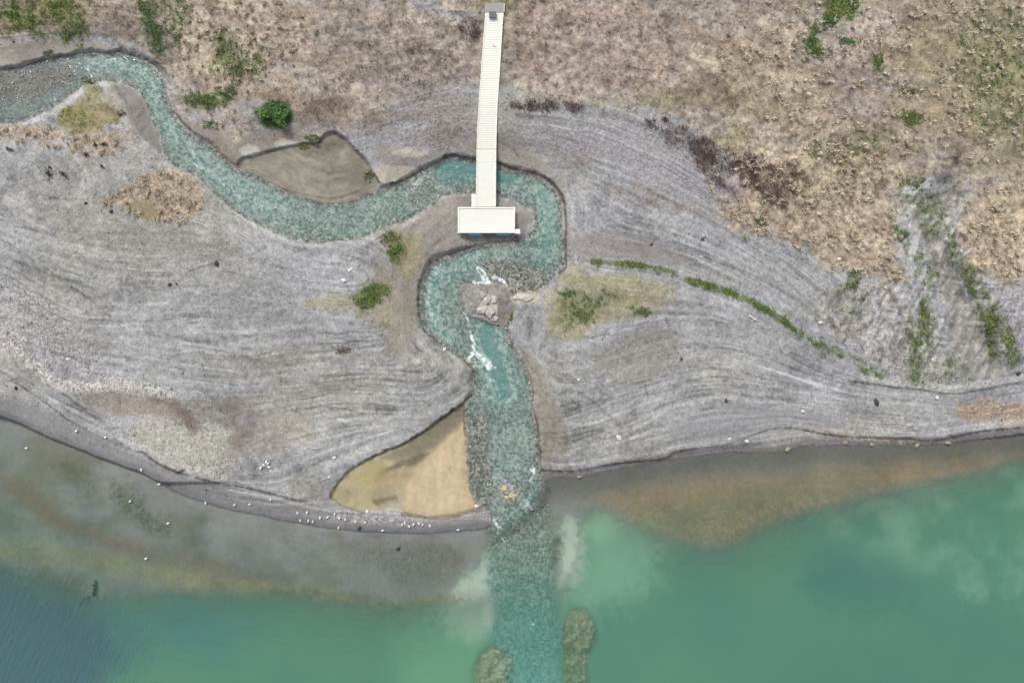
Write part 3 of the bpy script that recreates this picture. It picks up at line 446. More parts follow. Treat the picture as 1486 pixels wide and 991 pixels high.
# ------------------------------------------------------------------ from map to metres
def unproj(px, py, z):
    f = .1 * (H - z) / H
    return (px - 743.) * f, (495.5 - py) * f
def ext(g, n, far):                    # stretch the sheet outwards to the horizon
    t = np.geomspace(ST * 2, far, n)
    return np.concatenate([g[0] - t[::-1], g, g[-1] + t])
NE = 26
EX = ext(GX, NE, 26000); EY = ext(GY, NE, 26000)
IX = np.clip(np.arange(len(EX)) - NE, 0, NX - 1); IY = np.clip(np.arange(len(EY)) - NE, 0, NY - 1)
def grid_mesh(name, ex, ey, zz, keep=None, attrs=(), colors=(), mat=None):
    n, m = len(ey), len(ex)
    px, py = np.meshgrid(ex, ey); vx, vy = unproj(px, py, zz)
    v = np.stack([vx, vy, zz], -1).reshape(-1, 3)
    ii = np.arange(n * m).reshape(n, m)
    f = np.stack([ii[:-1, :-1], ii[1:, :-1], ii[1:, 1:], ii[:-1, 1:]], -1).reshape(-1, 4)
    if keep is not None:
        kq = (keep[:-1, :-1] | keep[1:, :-1] | keep[1:, 1:] | keep[:-1, 1:]).reshape(-1); f = f[kq]
        used = np.unique(f); rm = np.full(n * m, -1); rm[used] = np.arange(len(used)); f = rm[f]; v = v[used]
    else: used = np.arange(n * m)
    me = bpy.data.meshes.new(name)
    me.vertices.add(len(v)); me.vertices.foreach_set('co', v.astype(np.float32).ravel())
    me.loops.add(f.size); me.loops.foreach_set('vertex_index', f.astype(np.int32).ravel())
    me.polygons.add(len(f)); me.polygons.foreach_set('loop_start', np.arange(0, f.size, 4, dtype=np.int32))
    me.polygons.foreach_set('use_smooth', np.ones(len(f), bool)); me.update(calc_edges=True)
    for nm, a in attrs:
        at = me.attributes.new(nm, 'FLOAT', 'POINT'); at.data.foreach_set('value', a.reshape(-1)[used].astype(np.float32))
    for nm, a in colors:
        at = me.attributes.new(nm, 'FLOAT_COLOR', 'POINT'); c = a.reshape(-1, 3)[used]
        at.data.foreach_set('color', np.concatenate([c, np.ones((len(c), 1))], 1).astype(np.float32).ravel())
    o = bpy.data.objects.new(name, me); C.objects.link(o)
    if mat: me.materials.append(mat)
    return o
def E(a): return a[IY][:, IX]
def Zat(px, py):
    j = np.clip(((np.asarray(px) - GX[0]) / ST), 0, NX - 1).astype(int); i = np.clip(((np.asarray(py) - GY[0]) / ST), 0, NY - 1).astype(int)
    return Z[i, j]
def at(px, py, dz=0.):
    z = float(Zat(px, py)) + dz; x, y = unproj(px, py, z); return (float(x), float(y), z)
def samp(a, px, py):
    j = np.clip(((np.asarray(px) - GX[0]) / ST), 0, NX - 1).astype(int); i = np.clip(((np.asarray(py) - GY[0]) / ST), 0, NY - 1).astype(int)
    return a[i, j]

# ------------------------------------------------------------------ materials
def newmat(name):
    m = bpy.data.materials.new(name); m.use_nodes = True; nt = m.node_tree; nt.nodes.clear()
    return m, nt, (lambda t, **k: _node(nt, t, **k)), nt.links.new
def _node(nt, t, **k):
    n = nt.nodes.new('ShaderNode' + t)
    for a, b in k.items(): setattr(n, a, b)
    return n
def mathn(N, L, op, a, b=None, c=None):
    n = N('Math', operation=op)
    for i, v in enumerate((a, b, c)):
        if v is None: continue
        if isinstance(v, (int, float)): n.inputs[i].default_value = v
        else: L(v, n.inputs[i])
    return n.outputs[0]
def ground_mat():
    m, nt, N, L = newmat('ground_cover')
    out = N('OutputMaterial'); b = N('BsdfPrincipled'); L(b.outputs[0], out.inputs[0])
    cv = N('Attribute', attribute_name='cover'); pb = N('Attribute', attribute_name='peb'); wt = N('Attribute', attribute_name='wet')
    tc = N('TexCoord')
    v1 = N('TexVoronoi', voronoi_dimensions='3D'); v1.inputs['Scale'].default_value = 4.2
    v2 = N('TexVoronoi', voronoi_dimensions='3D'); v2.inputs['Scale'].default_value = 9.5
    nz = N('TexNoise'); nz.inputs['Scale'].default_value = 1.3; nz.inputs['Detail'].default_value = 6
    for n in (v1, v2, nz): L(tc.outputs['Object'], n.inputs['Vector'])
    s1 = N('SeparateColor'); L(v1.outputs['Color'], s1.inputs[0]); s2 = N('SeparateColor'); L(v2.outputs['Color'], s2.inputs[0])
    a = mathn(N, L, 'MULTIPLY_ADD', s1.outputs[0], .50, -.25); a2 = mathn(N, L, 'MULTIPLY_ADD', s2.outputs[1], .55, -.27)
    t = mathn(N, L, 'ADD', a, a2); t = mathn(N, L, 'MULTIPLY', t, pb.outputs['Fac'])
    t3 = mathn(N, L, 'MULTIPLY_ADD', nz.outputs[0], .30, -.15); t = mathn(N, L, 'ADD', t, t3); t = mathn(N, L, 'ADD', t, 1.0); t = mathn(N, L, 'MAXIMUM', t, .25)
    mx = N('VectorMath', operation='SCALE'); L(cv.outputs['Color'], mx.inputs[0]); L(t, mx.inputs['Scale'])
    L(mx.outputs[0], b.inputs['Base Color'])
    L(mathn(N, L, 'MULTIPLY_ADD', wt.outputs['Fac'], -.38, .95), b.inputs['Roughness']); b.inputs['Specular IOR Level'].default_value = .25
    bp = N('Bump'); bp.inputs['Distance'].default_value = .06; L(mathn(N, L, 'MULTIPLY', pb.outputs['Fac'], .55), bp.inputs['Strength'])
    L(mathn(N, L, 'ADD', mathn(N, L, 'MULTIPLY', v1.outputs['Distance'], -1.0), mathn(N, L, 'MULTIPLY', nz.outputs[0], .8)), bp.inputs['Height']); L(bp.outputs[0], b.inputs['Normal'])
    return m
def water_mat():
    m, nt, N, L = newmat('lake_water')
    out = N('OutputMaterial'); tr = N('BsdfTransparent'); df = N('BsdfDiffuse'); gl = N('BsdfGlossy'); gl.inputs['Roughness'].default_value = .06
    sc = N('Attribute', attribute_name='scatter'); al = N('Attribute', attribute_name='murk'); fo = N('Attribute', attribute_name='foam'); rp = N('Attribute', attribute_name='ripple'); wd = N('Attribute', attribute_name='wind')
    L(sc.outputs['Color'], df.inputs['Color'])
    tc = N('TexCoord')
    n1 = N('TexNoise'); n1.inputs['Scale'].default_value = 1.9; n1.inputs['Detail'].default_value = 4; L(tc.outputs['Object'], n1.inputs['Vector'])
    mp = N('Mapping', vector_type='TEXTURE'); mp.inputs['Rotation'].default_value = (0, 0, math.radians(66)); mp.inputs['Scale'].default_value = (2.6, .42, 1); L(tc.outputs['Object'], mp.inputs['Vector'])
    n2 = N('TexNoise'); n2.inputs['Scale'].default_value = 1.0; n2.inputs['Detail'].default_value = 5; n2.inputs['Distortion'].default_value = .5; L(mp.outputs[0], n2.inputs['Vector'])
    h = mathn(N, L, 'ADD', mathn(N, L, 'MULTIPLY', n1.outputs[0], rp.outputs['Fac']), mathn(N, L, 'MULTIPLY', n2.outputs[0], wd.outputs['Fac']))
    bp = N('Bump'); bp.inputs['Strength'].default_value = 1; bp.inputs['Distance'].default_value = 1.0; L(h, bp.inputs['Height'])
    L(bp.outputs[0], gl.inputs['Normal']); L(bp.outputs[0], df.inputs['Normal'])
    fr = N('Fresnel'); fr.inputs['IOR'].default_value = 1.33; L(bp.outputs[0], fr.inputs['Normal'])
    m1 = N('MixShader'); L(al.outputs['Fac'], m1.inputs[0]); L(tr.outputs[0], m1.inputs[1]); L(df.outputs[0], m1.inputs[2])
    m2 = N('MixShader'); L(fr.outputs[0], m2.inputs[0]); L(m1.outputs[0], m2.inputs[1]); L(gl.outputs[0], m2.inputs[2])
    fd = N('BsdfDiffuse'); fd.inputs['Color'].default_value = (.60, .65, .66, 1)
    nf = N('TexNoise'); nf.inputs['Scale'].default_value = 4.5; nf.inputs['Detail'].default_value = 5; L(tc.outputs['Object'], nf.inputs['Vector'])
    ff = mathn(N, L, 'ADD', mathn(N, L, 'MULTIPLY_ADD', fo.outputs['Fac'], 1.9, -1.0), mathn(N, L, 'MULTIPLY_ADD', nf.outputs[0], 1.6, -.9));  # this mask holds foam and the painted ripple sparkle
    mr = N('MapRange'); mr.inputs['From Min'].default_value = -.25; mr.inputs['From Max'].default_value = 1.35; L(ff, mr.inputs['Value'])
    m3 = N('MixShader'); L(mr.outputs[0], m3.inputs[0]); L(m2.outputs[0], m3.inputs[1]); L(fd.outputs[0], m3.inputs[2]); L(m3.outputs[0], out.inputs[0])
    return m
def vcol_mat(name, rough=.9, attr='tint', noise=(3., .25), trans=0.):
    m, nt, N, L = newmat(name); out = N('OutputMaterial'); b = N('BsdfPrincipled'); L(b.outputs[0], out.inputs[0])
    a = N('Attribute', attribute_name=attr); tc = N('TexCoord'); n = N('TexNoise'); n.inputs['Scale'].default_value = noise[0]; n.inputs['Detail'].default_value = 4
    L(tc.outputs['Object'], n.inputs['Vector']); f = mathn(N, L, 'MULTIPLY_ADD', n.outputs[0], noise[1] * 2, 1 - noise[1])
    s = N('VectorMath', operation='SCALE'); L(a.outputs['Color'], s.inputs[0]); L(f, s.inputs['Scale']); L(s.outputs[0], b.inputs['Base Color'])
    b.inputs['Roughness'].default_value = rough; b.inputs['Specular IOR Level'].default_value = .2
    return m
def plain_mat(name, c, rough=.7, noise=(6., .15), bump=0., stretch=(1, 1, 1), metal=0.):
    m, nt, N, L = newmat(name); out = N('OutputMaterial'); b = N('BsdfPrincipled'); L(b.outputs[0], out.inputs[0])
    tc = N('TexCoord'); mp = N('Mapping'); mp.inputs['Scale'].default_value = stretch; L(tc.outputs['Object'], mp.inputs['Vector'])
    n = N('TexNoise'); n.inputs['Scale'].default_value = noise[0]; n.inputs['Detail'].default_value = 5; L(mp.outputs[0], n.inputs['Vector'])
    f = mathn(N, L, 'MULTIPLY_ADD', n.outputs[0], noise[1] * 2, 1 - noise[1])
    s = N('VectorMath', operation='SCALE'); s.inputs[0].default_value = c; L(f, s.inputs['Scale']); L(s.outputs[0], b.inputs['Base Color'])
    b.inputs['Roughness'].default_value = rough; b.inputs['Metallic'].default_value = metal; b.inputs['Specular IOR Level'].default_value = .3
    if bump:
        bp = N('Bump'); bp.inputs['Strength'].default_value = bump; bp.inputs['Distance'].default_value = .05; L(n.outputs[0], bp.inputs['Height']); L(bp.outputs[0], b.inputs['Normal'])
    return m

# ------------------------------------------------------------------ ground and water sheets
MX, MY = np.meshgrid(np.maximum(np.maximum(GX[0] - EX, EX - GX[-1]), 0), np.maximum(np.maximum(GY[0] - EY, EY - GY[-1]), 0)); away = np.hypot(MX, MY)
lowc = CV[:12 * (NY // 12), :12 * (NX // 12)].reshape(NY // 12, 12, NX // 12, 12, 3).mean((1, 3))
for k_ in range(3): lowc[..., k_] = blur(lowc[..., k_], 14)
lowc = lowc[np.clip(IY // 12, 0, NY // 12 - 1)][:, np.clip(IX // 12, 0, NX // 12 - 1)]
EXX, EYY = np.meshgrid(EX, EY); far_n = (1 + .35 * fbm(EXX / 60, EYY / 60, 171, 3) + .25 * fbm(EXX / 400, EYY / 400, 172, 3))[..., None]
up_c = lin((160, 148, 134)); mean_c = np.where((EYY < 420)[..., None], up_c, lowc)
f1 = sm(0, 40, away)[..., None]; f2 = sm(60, 400, away)[..., None]
ECV = E(CV) * (1 - f1) + (lowc * (1 - f2) + mean_c * f2) * far_n * f1
g = grid_mesh('ground', EX, EY, E(Z), None, [('peb', E(PEB)), ('wet', E(WET))], [('cover', ECV)], ground_mat())
tag(g, 'grey gravel delta with dry grassland above and a shallow lake bed below', 'ground', kind='structure')
# lake water: murk grows with depth, silt clouds beside the inflow
WM = water_mat()
depth = np.maximum(-Z, 0)
murk = 1 - np.exp(-depth * 1.25)
murk = np.clip(murk, .0, .985)
sc = np.zeros(X.shape + (3,), np.float32)
def slay(m, c):
    mm = np.clip(m, 0, 1)[..., None]; sc[:] = sc * (1 - mm) + np.asarray(c) * mm
KW = KLIGHT * .97
sc[:] = lin((88,134,112), KW)
cl = fbm(X / 130, Y / 130, 61, 4); cl2 = fbm(X / 45, Y / 45, 62, 4)
slay(.55 * sm(-.2, .5, cl), lin((80,126,114), KW)); slay(sm(760, 1000, Y) * sm(950, 1200, X) * .7, lin((80,126,110), KW))
slay(.9 * poly([(-400,800),(0,815),(60,850),(130,870),(200,930),(150,1010),(80,1100),(0,1300),(-400,1300)], 50, 25), lin((74,104,110), KW)); slay(.6 * poly([(150,870),(300,880),(420,900),(300,960),(180,930)], 40, 20), lin((78,124,118), KW))
slay(.55 * poly([(1150,720),(1300,700),(1420,680),(1636,660),(1636,860),(1420,880),(1330,830),(1220,790)], 40, 40) * sm(-.5, .6, cl2 + .3 * cl), lin((124,164,142), KW))
slay(.6 * poly([(1180,790),(1300,800),(1350,860),(1250,900),(1150,860)], 30, 30), lin((72,116,106), KW))
slay(.6 * poly([(560,930),(640,900),(720,860),(715,1100),(600,1100)], 40, 20), lin((108,158,124), KW))
slay(.7 * poly([(806,735),(900,728),(975,775),(940,850),(850,900),(812,880)], 40, 24), lin((124,170,142), KW)); slay(.75 * poly([(830,745),(880,735),(905,765),(860,790)], 18, 10), lin((136,182,148), KW))
SILT = np.maximum.reduce([.3 * poly([(630,872),(672,826),(712,782),(730,800),(730,900),(690,930),(650,900)], 26, 22), poly([(648,858),(680,828),(714,792),(728,800),(728,868),(700,875),(665,872)], 22, 16), .85 * poly([(808,752),(838,738),(845,780),(838,830),(818,858),(803,850),(812,800)], 16, 12), .5 * poly([(690,870),(725,860),(720,920),(700,915)], 14, 8)])
slay(np.clip(SILT * 1.3, 0, .95), lin((168,188,170), KW)); SILT = np.clip(SILT * (1.05 + .5 * cl2), 0, 1); murk = np.maximum(murk, SILT * .9)
fl_ = .42 + .25 * cl2 + .45 * W3 + .3 * N_px; yk = sm(740, 900, Y)[..., None]
slay(CHN * .9, (tone((104,140,129), (184,202,191), fl_) * (1 - yk) + tone((76,142,130), (122,178,162), fl_) * yk) * KLIGHT / KW); murk = np.where(CHN > .02, murk * (1 - CHN) + CHN * np.clip(.34 + (Y - 770) / 260 * .5, .34, .86), murk)
slay(.5 * poly([(775,690),(795,700),(806,740),(798,770),(775,760),(768,720)], 8, 4), lin((104,128,122), KW))
# drowned silty mounds stand close to the surface
mnd = np.maximum(poly([(820,890),(840,876),(860,890),(868,925),(858,945),(850,965),(856,1000),(820,1000),(816,940)], 6, 5), poly([(688,960),(705,935),(735,938),(745,965),(740,1010),(690,1010)], 8, 6))
murk = murk * (1 - .50 * mnd)
rip = np.full(X.shape, .006, np.float32) + .035 * CHN; wind = .16 * poly([(-400,760),(0,790),(80,830),(150,870),(230,920),(180,1000),(120,1200),(-400,1300)], 60, 40) + .018
foam = np.zeros(X.shape, np.float32)
FOAM = [([(126,100),(131,106),(133,112)], 2, 1), ([(140,88),(155,87),(168,86)], 2.2, .9), ([(180,83),(186,87)], 2, .9), ([(247,155),(254,166)], 2, .6), ([(244,172),(256,174)], 2, .7), ([(282,238),(292,246)], 2.5, .8), ([(322,256),(332,260)], 2.5, .8), ([(300,250),(306,262)], 1.5, .5), ([(603,270),(608,258),(612,250)], 2, .8), ([(585,280),(592,290)], 2, .6),
        ([(694,390),(702,400),(708,411)], 6.5, 1.3), ([(688,410),(712,412)], 4, 1.2), ([(716,402),(728,406),(735,418)], 4.5, 1.2), ([(612,424),(621,428),(622,433),(619,438),(624,443)], 1.6, 1), ([(632,388),(640,392),(642,402),(637,410)], 2, .7), ([(646,375),(652,378)], 2, .7), ([(690,364),(698,372),(704,366)], 2.5, .8), ([(668,448),(676,456),(680,470),(681,482),(685,492)], 2, .85), ([(684,488),(689,500),(686,512),(680,522)], 5, 1.25), ([(684,510),(695,515),(702,522),(710,532)], 6, 1.25), ([(700,512),(718,534)], 4, .8), ([(675,455),(681,470),(684,490)], 3.5, 1.0), ([(630,460),(634,470)], 2, .5),
        ([(255,165),(268,190),(285,235),(320,262),(350,290)], 5, .62), ([(590,285),(610,262),(628,250)], 6, .62), ([(640,385),(625,410),(620,440),(632,470)], 6, .6), ([(690,525),(712,548),(722,575)], 7, .6), ([(738,590),(745,640),(745,690)], 12, .5), ([(722,695),(745,715),(765,735)], 12, .62), ([(125,95),(160,90),(200,98),(228,130)], 5, .55), ([(380,300),(440,318),(500,318),(560,295)], 9, .5), ([(750,345),(745,365),(720,375)], 8, .5), ([(771,682),(775,676),(774,690),(770,697)], 3.5, 1.1), ([(724,706),(732,712),(738,712)], 1.8, .9), ([(762,735),(768,730)], 1.6, .9), ([(714,748),(718,758),(726,766)], 3.2, 1.05), ([(722,770),(732,786)], 2, .9), ([(692,690),(697,698)], 2.2, .8), ([(706,700),(712,704)], 2, .7), ([(757,584),(761,590)], 1.8, .8), ([(732,905),(738,902)], 1.6, .9), ([(770,905),(774,906)], 1.8, 1), ([(744,780),(746,784)], 1.2, .6), ([(70,86),(66,92)], 1.4, .6), ([(290,222),(296,230)], 2, .5), ([(340,285),(346,290)], 1.4, .5)]
fb = np.clip(.25 + 1.2 * vn(X / 2.6, Y / 2.6, 73), 0, 1.15)
for p, wd, a in FOAM: foam = np.maximum(foam, a * line(p, wd * .75, 2.4, 2.4, 1) * fb)
speck = sm(.80, .96, vn(X / 3.1, Y / 3.1, 71)) * .75  # small riffle foam and ripple sparkle, painted as pale flecks
foam_glint_r = np.maximum(foam, speck * sm(.1, .5, fbm(X / 40, Y / 40, 72, 3) + .35) * (1 - .75 * np.clip(POOLS, 0, 1)))
foam_glint_l = np.maximum(foam, speck * CHN * .9 * sm(860, 760, Y))
murk = murk * (1 - .30 * sm(-24, 0, dLk) * (dRiv < 2)); keepL = E(dLk < 3)
lw = grid_mesh('lake_water', EX, EY, np.zeros((len(EY), len(EX))), keepL, [('murk', E(murk)), ('foam', E(foam_glint_l)), ('ripple', E(rip)), ('wind', E(wind))], [('scatter', E(sc))], WM)
tag(lw, 'calm green lake with pale silt clouds beside the river mouth', 'lake', kind='structure')
# river water
xf = sm(-24, 0, dLk); rd = np.maximum(wl0 - Z, 0)
murkr = np.clip(1 - np.exp(-rd * 1.8) + .25 * sm(-2, -10, dRiv) * (1 - .75 * SHAL), 0, .8) * xf
tq = tone((100,136,128), (186,205,196), .42 + .25 * N_mid + .55 * W3 + .35 * N_px); sc[:] = tq  # pale glints of the ripples put into the stream colour
slay(.8 * sm(.5, 1.0, POOLS), tone((80,130,124), (116,160,154), .5 + .5 * N_mid + .3 * N_hi)); slay(.6 * poly([(600,225),(700,225),(690,260),(640,270)], 14, 5), lin((98,140,144)))
slay(.75 * sm(150, 100, X) * (Y < 200), tone((110,130,128), (148,164,160), .5 + .5 * N_mid))
wz = wl0 + 0.0
keepR = E((dRiv < 3) & (dLk > -26) & (X > -170))
ripr = .05 + .09 * sm(-.3, .5, fbm(X / 35, Y / 35, 81, 3))
rw = grid_mesh('river_water', EX, EY, E(np.where(dLk < 0, np.maximum(wz * sm(-26, 0, dLk), .004), np.maximum(wz, .004)) + .004), keepR, [('murk', E(murkr)), ('foam', E(foam_glint_r)), ('ripple', E(ripr)), ('wind', E(np.zeros(X.shape)))], [('scatter', E(sc))], WM)
tag(rw, 'shallow clear teal stream winding over a cobble bed to the lake', 'river', kind='structure')

# ------------------------------------------------------------------ mesh building
class MB:
    def __init__(s): s.v = []; s.f = []
    def add(s, v, f):
        n = len(s.v); s.v += [tuple(p) for p in v]; s.f += [tuple(i + n for i in q) for q in f]
    def hexa(s, a, b):                   # a, b: two matching quads (4 points each, both counter-clockwise seen from above)
        s.add(list(a) + list(b), [(3, 2, 1, 0), (4, 5, 6, 7), (0, 1, 5, 4), (1, 2, 6, 5), (2, 3, 7, 6), (3, 0, 4, 7)])
    def box(s, c, d, rz=0.):
        cs_, sn = math.cos(rz), math.sin(rz); q = []
        for z in (-.5, .5):
            q.append([(c[0] + x * d[0] * cs_ - y * d[1] * sn, c[1] + x * d[0] * sn + y * d[1] * cs_, c[2] + z * d[2]) for x, y in ((-.5, -.5), (.5, -.5), (.5, .5), (-.5, .5))])
        s.hexa(q[0], q[1])
    def loft(s, rings, cap=True):        # rings: list of lists of points
        n = len(rings[0]); v = [p for r in rings for p in r]; f = []
        for i in range(len(rings) - 1):
            for j in range(n):
                k = (j + 1) % n; f.append((i * n + j, i * n + k, (i + 1) * n + k, (i + 1) * n + j))
        if cap: f.append(tuple(range(n - 1, -1, -1))); f.append(tuple((len(rings) - 1) * n + j for j in range(n)))
        s.add(v, f)
    def tube(s, pts, rad, n=8, flat=1.):
        pts = [Vector(p) for p in pts]; rings = []
        for i, p in enumerate(pts):
            t = (pts[min(i + 1, len(pts) - 1)] - pts[max(i - 1, 0)]).normalized()
            u = t.cross(Vector((0, 0, 1))); u = u.normalized() if u.length > 1e-3 else Vector((1, 0, 0)); w_ = u.cross(t)
            rings.append([p + (u * math.cos(a) + w_ * math.sin(a) * flat) * rad[i] for a in [2 * math.pi * k / n for k in range(n)]])
        s.loft(rings)
    def build(s, name, mat, parent=None, smooth=False, loc=None):
        me = bpy.data.meshes.new(name); me.from_pydata(s.v, [], s.f); me.update()
        if smooth: me.polygons.foreach_set('use_smooth', np.ones(len(me.polygons), bool))
        o = bpy.data.objects.new(name, me); C.objects.link(o)
        if mat: me.materials.append(mat)
        if parent: o.parent = parent
        if loc: o.location = loc
        return o
def empty(name, loc, rz=0.):
    o = bpy.data.objects.new(name, None); C.objects.link(o); o.location = loc; o.rotation_euler = (0, 0, rz); o.empty_display_size = .2; return o
def copy_tree(o, parent=None):
    c = o.copy(); C.objects.link(c)
    if parent: c.parent = parent
    for ch in list(o.children): copy_tree(ch, c)
    return c
def array_mesh(name, v, quads=None, tris=None, tint=None, mat=None, smooth=False):
    me = bpy.data.meshes.new(name); v = np.asarray(v, np.float32).reshape(-1, 3)
    idx = []; starts = []; n = 0
    for f, k in ((quads, 4), (tris, 3)):
        if f is None or len(f) == 0: continue
        idx.append(np.asarray(f).ravel()); starts.append(n + np.arange(len(f)) * k); n += len(f) * k
    idx = np.concatenate(idx).astype(np.int32); starts = np.concatenate(starts).astype(np.int32)
    me.vertices.add(len(v)); me.vertices.foreach_set('co', v.ravel()); me.loops.add(len(idx)); me.loops.foreach_set('vertex_index', idx)
    me.polygons.add(len(starts)); me.polygons.foreach_set('loop_start', starts)
    if smooth: me.polygons.foreach_set('use_smooth', np.ones(len(starts), bool))
    me.update(calc_edges=True)
    if tint is not None:
        a = me.attributes.new('tint', 'FLOAT_COLOR', 'POINT'); a.data.foreach_set('color', np.concatenate([tint, np.ones((len(tint), 1))], 1).astype(np.float32).ravel())
    o = bpy.data.objects.new(name, me); C.objects.link(o)
    if mat: me.materials.append(mat)
    return o

# ------------------------------------------------------------------ the white jetty
M_DECK = plain_mat('white_decking', (.70, .693, .63), .6, (2.5, .05), .1)
M_BEAM = plain_mat('pale_beam', (.70, .69, .64), .6, (3, .08))
M_BLUE = plain_mat('blue_plastic', (.16, .36, .60), .4, (4, .08)); M_GREY = plain_mat('grey_metal', (.20, .205, .20), .5, (8, .15)); M_CONC = plain_mat('grey_concrete', (.27, .27, .25), .9, (5, .2), .2)
zp = float(Zat(706, 320)) + .62; ztop = float(Zat(717, 10)) + .30
JT = empty('floating_jetty', unproj(706, 320, zp)[0:1] + (float(unproj(706, 320, zp)[1]), float(Zat(706, 320)))); JT.location.x = float(unproj(706, 320, zp)[0])
tag(JT, 'long white jetty with a wide end platform lying stranded across the stream', 'jetty')
bpy.context.view_layer.update()
JL = Vector(JT.location)
def J(px, py, z): x, y = unproj(px, py, z); return Vector((float(x), float(y), z)) - JL
ST_ = [(19, 704.2, 731), (45, 702.2, 729), (80, 699.6, 727), (115, 697, 724.8), (150, 694.6, 722.4), (185, 692.6, 721.2), (217, 691.4, 720.3), (250, 691, 720), (281, 690.8, 719.8), (300.6, 690.8, 719.8)]
ys = [a[0] for a in ST_]
def zdeck(y): return float(np.interp(y, [19, 150, 217, 300], [ztop, zp + .62 * (ztop - zp), zp + .25 * (ztop - zp), zp]))
def jl(y): return float(np.interp(y, ys, [a[1] for a in ST_]))
def jr(y): return float(np.interp(y, ys, [a[2] for a in ST_]))
def plank(mb, y0, y1, xl0, xr0, xl1, xr1, z0, z1, th=.05):
    top = [J(xl1, y1, z1), J(xr1, y1, z1), J(xr0, y0, z0), J(xl0, y0, z0)]; d = Vector((0, 0, th))
    mb.hexa([p - d for p in top], top)
for (ya, yb) in ((19, 115), (115, 217), (217, 300.4)):
    mb = MB(); y = ya + .1
    while y < yb - .3:
        y2 = min(y + 2.6, yb); jx = random.uniform(-.12, .12); dz = random.uniform(-.004, .004)
        plank(mb, y, y2 - .34, jl(y) + jx, jr(y) + jx, jl(y2) + jx, jr(y2) + jx, zdeck(y) + dz, zdeck(y2) + dz); y = y2
    mb.build('walkway_deck', M_DECK, JT)
    for sd in (0, 1):
        mb = MB(); n = 6
        for i in range(n):
            a, b = ya + (yb - ya) * i / n + .3, ya + (yb - ya) * (i + 1) / n - .1
            f = jl if sd == 0 else jr; o = 1.2 if sd == 0 else -3.2
            plank(mb, a, b, f(a) + o, f(a) + o + 2, f(b) + o, f(b) + o + 2, zdeck(a) - .06, zdeck(b) - .06, .22)
        mb.build('side_beam', M_BEAM, JT)
        mb = MB(); yc = ya + 2
        while yc < yb:                                       # low kerb rail along the deck edge
            f = jl if sd == 0 else jr; o = .2 if sd == 0 else -1.2; y2 = min(yc + 15, yb - 1)
            if y2 - yc > 2: plank(mb, yc, y2, f(yc) + o, f(yc) + o + 1, f(y2) + o, f(y2) + o + 1, zdeck(yc) + .075, zdeck(y2) + .075, .07)
            yc += 17
        mb.build('kerb_rail', M_DECK, JT)
for y in (60, 115, 165, 217, 262):
    for f, o in ((jl, 3), (jr, -3)):
        x = f(y) + o; z0 = float(Zat(x, y)) - .2; z1 = zdeck(y) - .27
        if z1 - z0 > .1:
            mb = MB(); mb.tube([J(x, y, z0), J(x, y, z1)], [.09, .09], 10); mb.build('support_post', M_GREY, JT)
def deck(name, x0, x1, y0, y1, z, along=2.8, th=.06):
    mb = MB(); y = y0
    while y < y1 - .3:
        y2 = min(y + along, y1); dz = random.uniform(-.003, .003); plank(mb, y, y2 - .32, x0, x1, x0, x1, z + dz, z + dz, th); y = y2
    return mb.build(name, M_DECK, JT)
deck('platform_deck', 664.3, 747.6, 300.8, 338.8, zp); deck('side_step', 684.2, 690.6, 281.8, 300.5, zp - .05); deck('corner_step', 747.9, 754.8, 332.6, 339.6, zp - .05)
mb = MB()
for x0, x1, y0, y1 in ((665, 747, 301.3, 303), (665, 747, 336.5, 338.3), (665, 666.8, 303.2, 336.3), (745.4, 747, 303.2, 336.3)):
    plank(mb, y0, y1, x0, x1, x0, x1, zp - .063, zp - .063, .16)
mb.build('platform_frame', M_BEAM, JT)
for x0, x1, y0, y1 in ((666, 745, 301.6, 302.8), (666, 745, 336.8, 338), (665, 666.2, 303, 336.5), (745.8, 747, 303, 331)):
    mb = MB(); plank(mb, y0, y1, x0, x1, x0, x1, zp + .10, zp + .10, .09); mb.build('kerb_rail', M_DECK, JT)
for x in (690, 726, 700, 736):
    mb = MB(); mb.box(J(x, 334.5, zp + .06), (.26, .09, .09)); mb.box(J(x, 334.5, zp + .02), (.10, .10, .05)); mb.build('mooring_cleat', M_BEAM, JT)
for x0, x1 in ((679, 700), (719.5, 741)):                    # blue floats under the lake side of the platform
    mb = MB(); zc = float(Zat((x0 + x1) / 2, 339)) + .27; n = 9
    mb.tube([J(x0 + (x1 - x0) * t, 339.6, zc) for t in np.linspace(0, 1, n)], [.12] + [.26 if i % 2 else .24 for i in range(n - 2)] + [.12], 14)
    mb.build('float', M_BLUE, JT, True)
for x, y in ((672, 308), (672, 328), (700, 312), (712, 328), (738, 308), (742, 328)):
    mb = MB(); zc = float(Zat(x, y)) + .2; mb.tube([J(x - 5, y, zc), J(x - 4.6, y, zc), J(x + 4.6, y, zc), J(x + 5, y, zc)], [.1, .22, .22, .1], 12); mb.build('float', M_BLUE, JT, True)
mb = MB(); mb.hexa([J(703, 18.6, ztop - .3), J(732, 18.6, ztop - .3), J(733, 5, ztop - .3), J(704, 5, ztop - .3)], [J(703, 18.6, ztop - .03), J(732, 18.6, ztop - .03), J(733, 5, ztop + .02), J(704, 5, ztop + .02)]); mb.build('landing_slab', M_CONC, JT)
mb = MB(); mb.tube([J(731.4, 18, ztop + .5), J(732, 6, ztop + .55)], [.05, .05], 8); mb.tube([J(731.4, 18, ztop - .1), J(731.4, 18, ztop + .5)], [.05, .05], 8); mb.tube([J(732, 6, ztop - .1), J(732, 6, ztop + .55)], [.05, .05], 8); mb.build('hand_rail', M_BEAM, JT)
mb = MB(); bx = unproj(715, 23, zdeck(22)); mb.box((0, 0, .16), (.95, .75, .30)); 
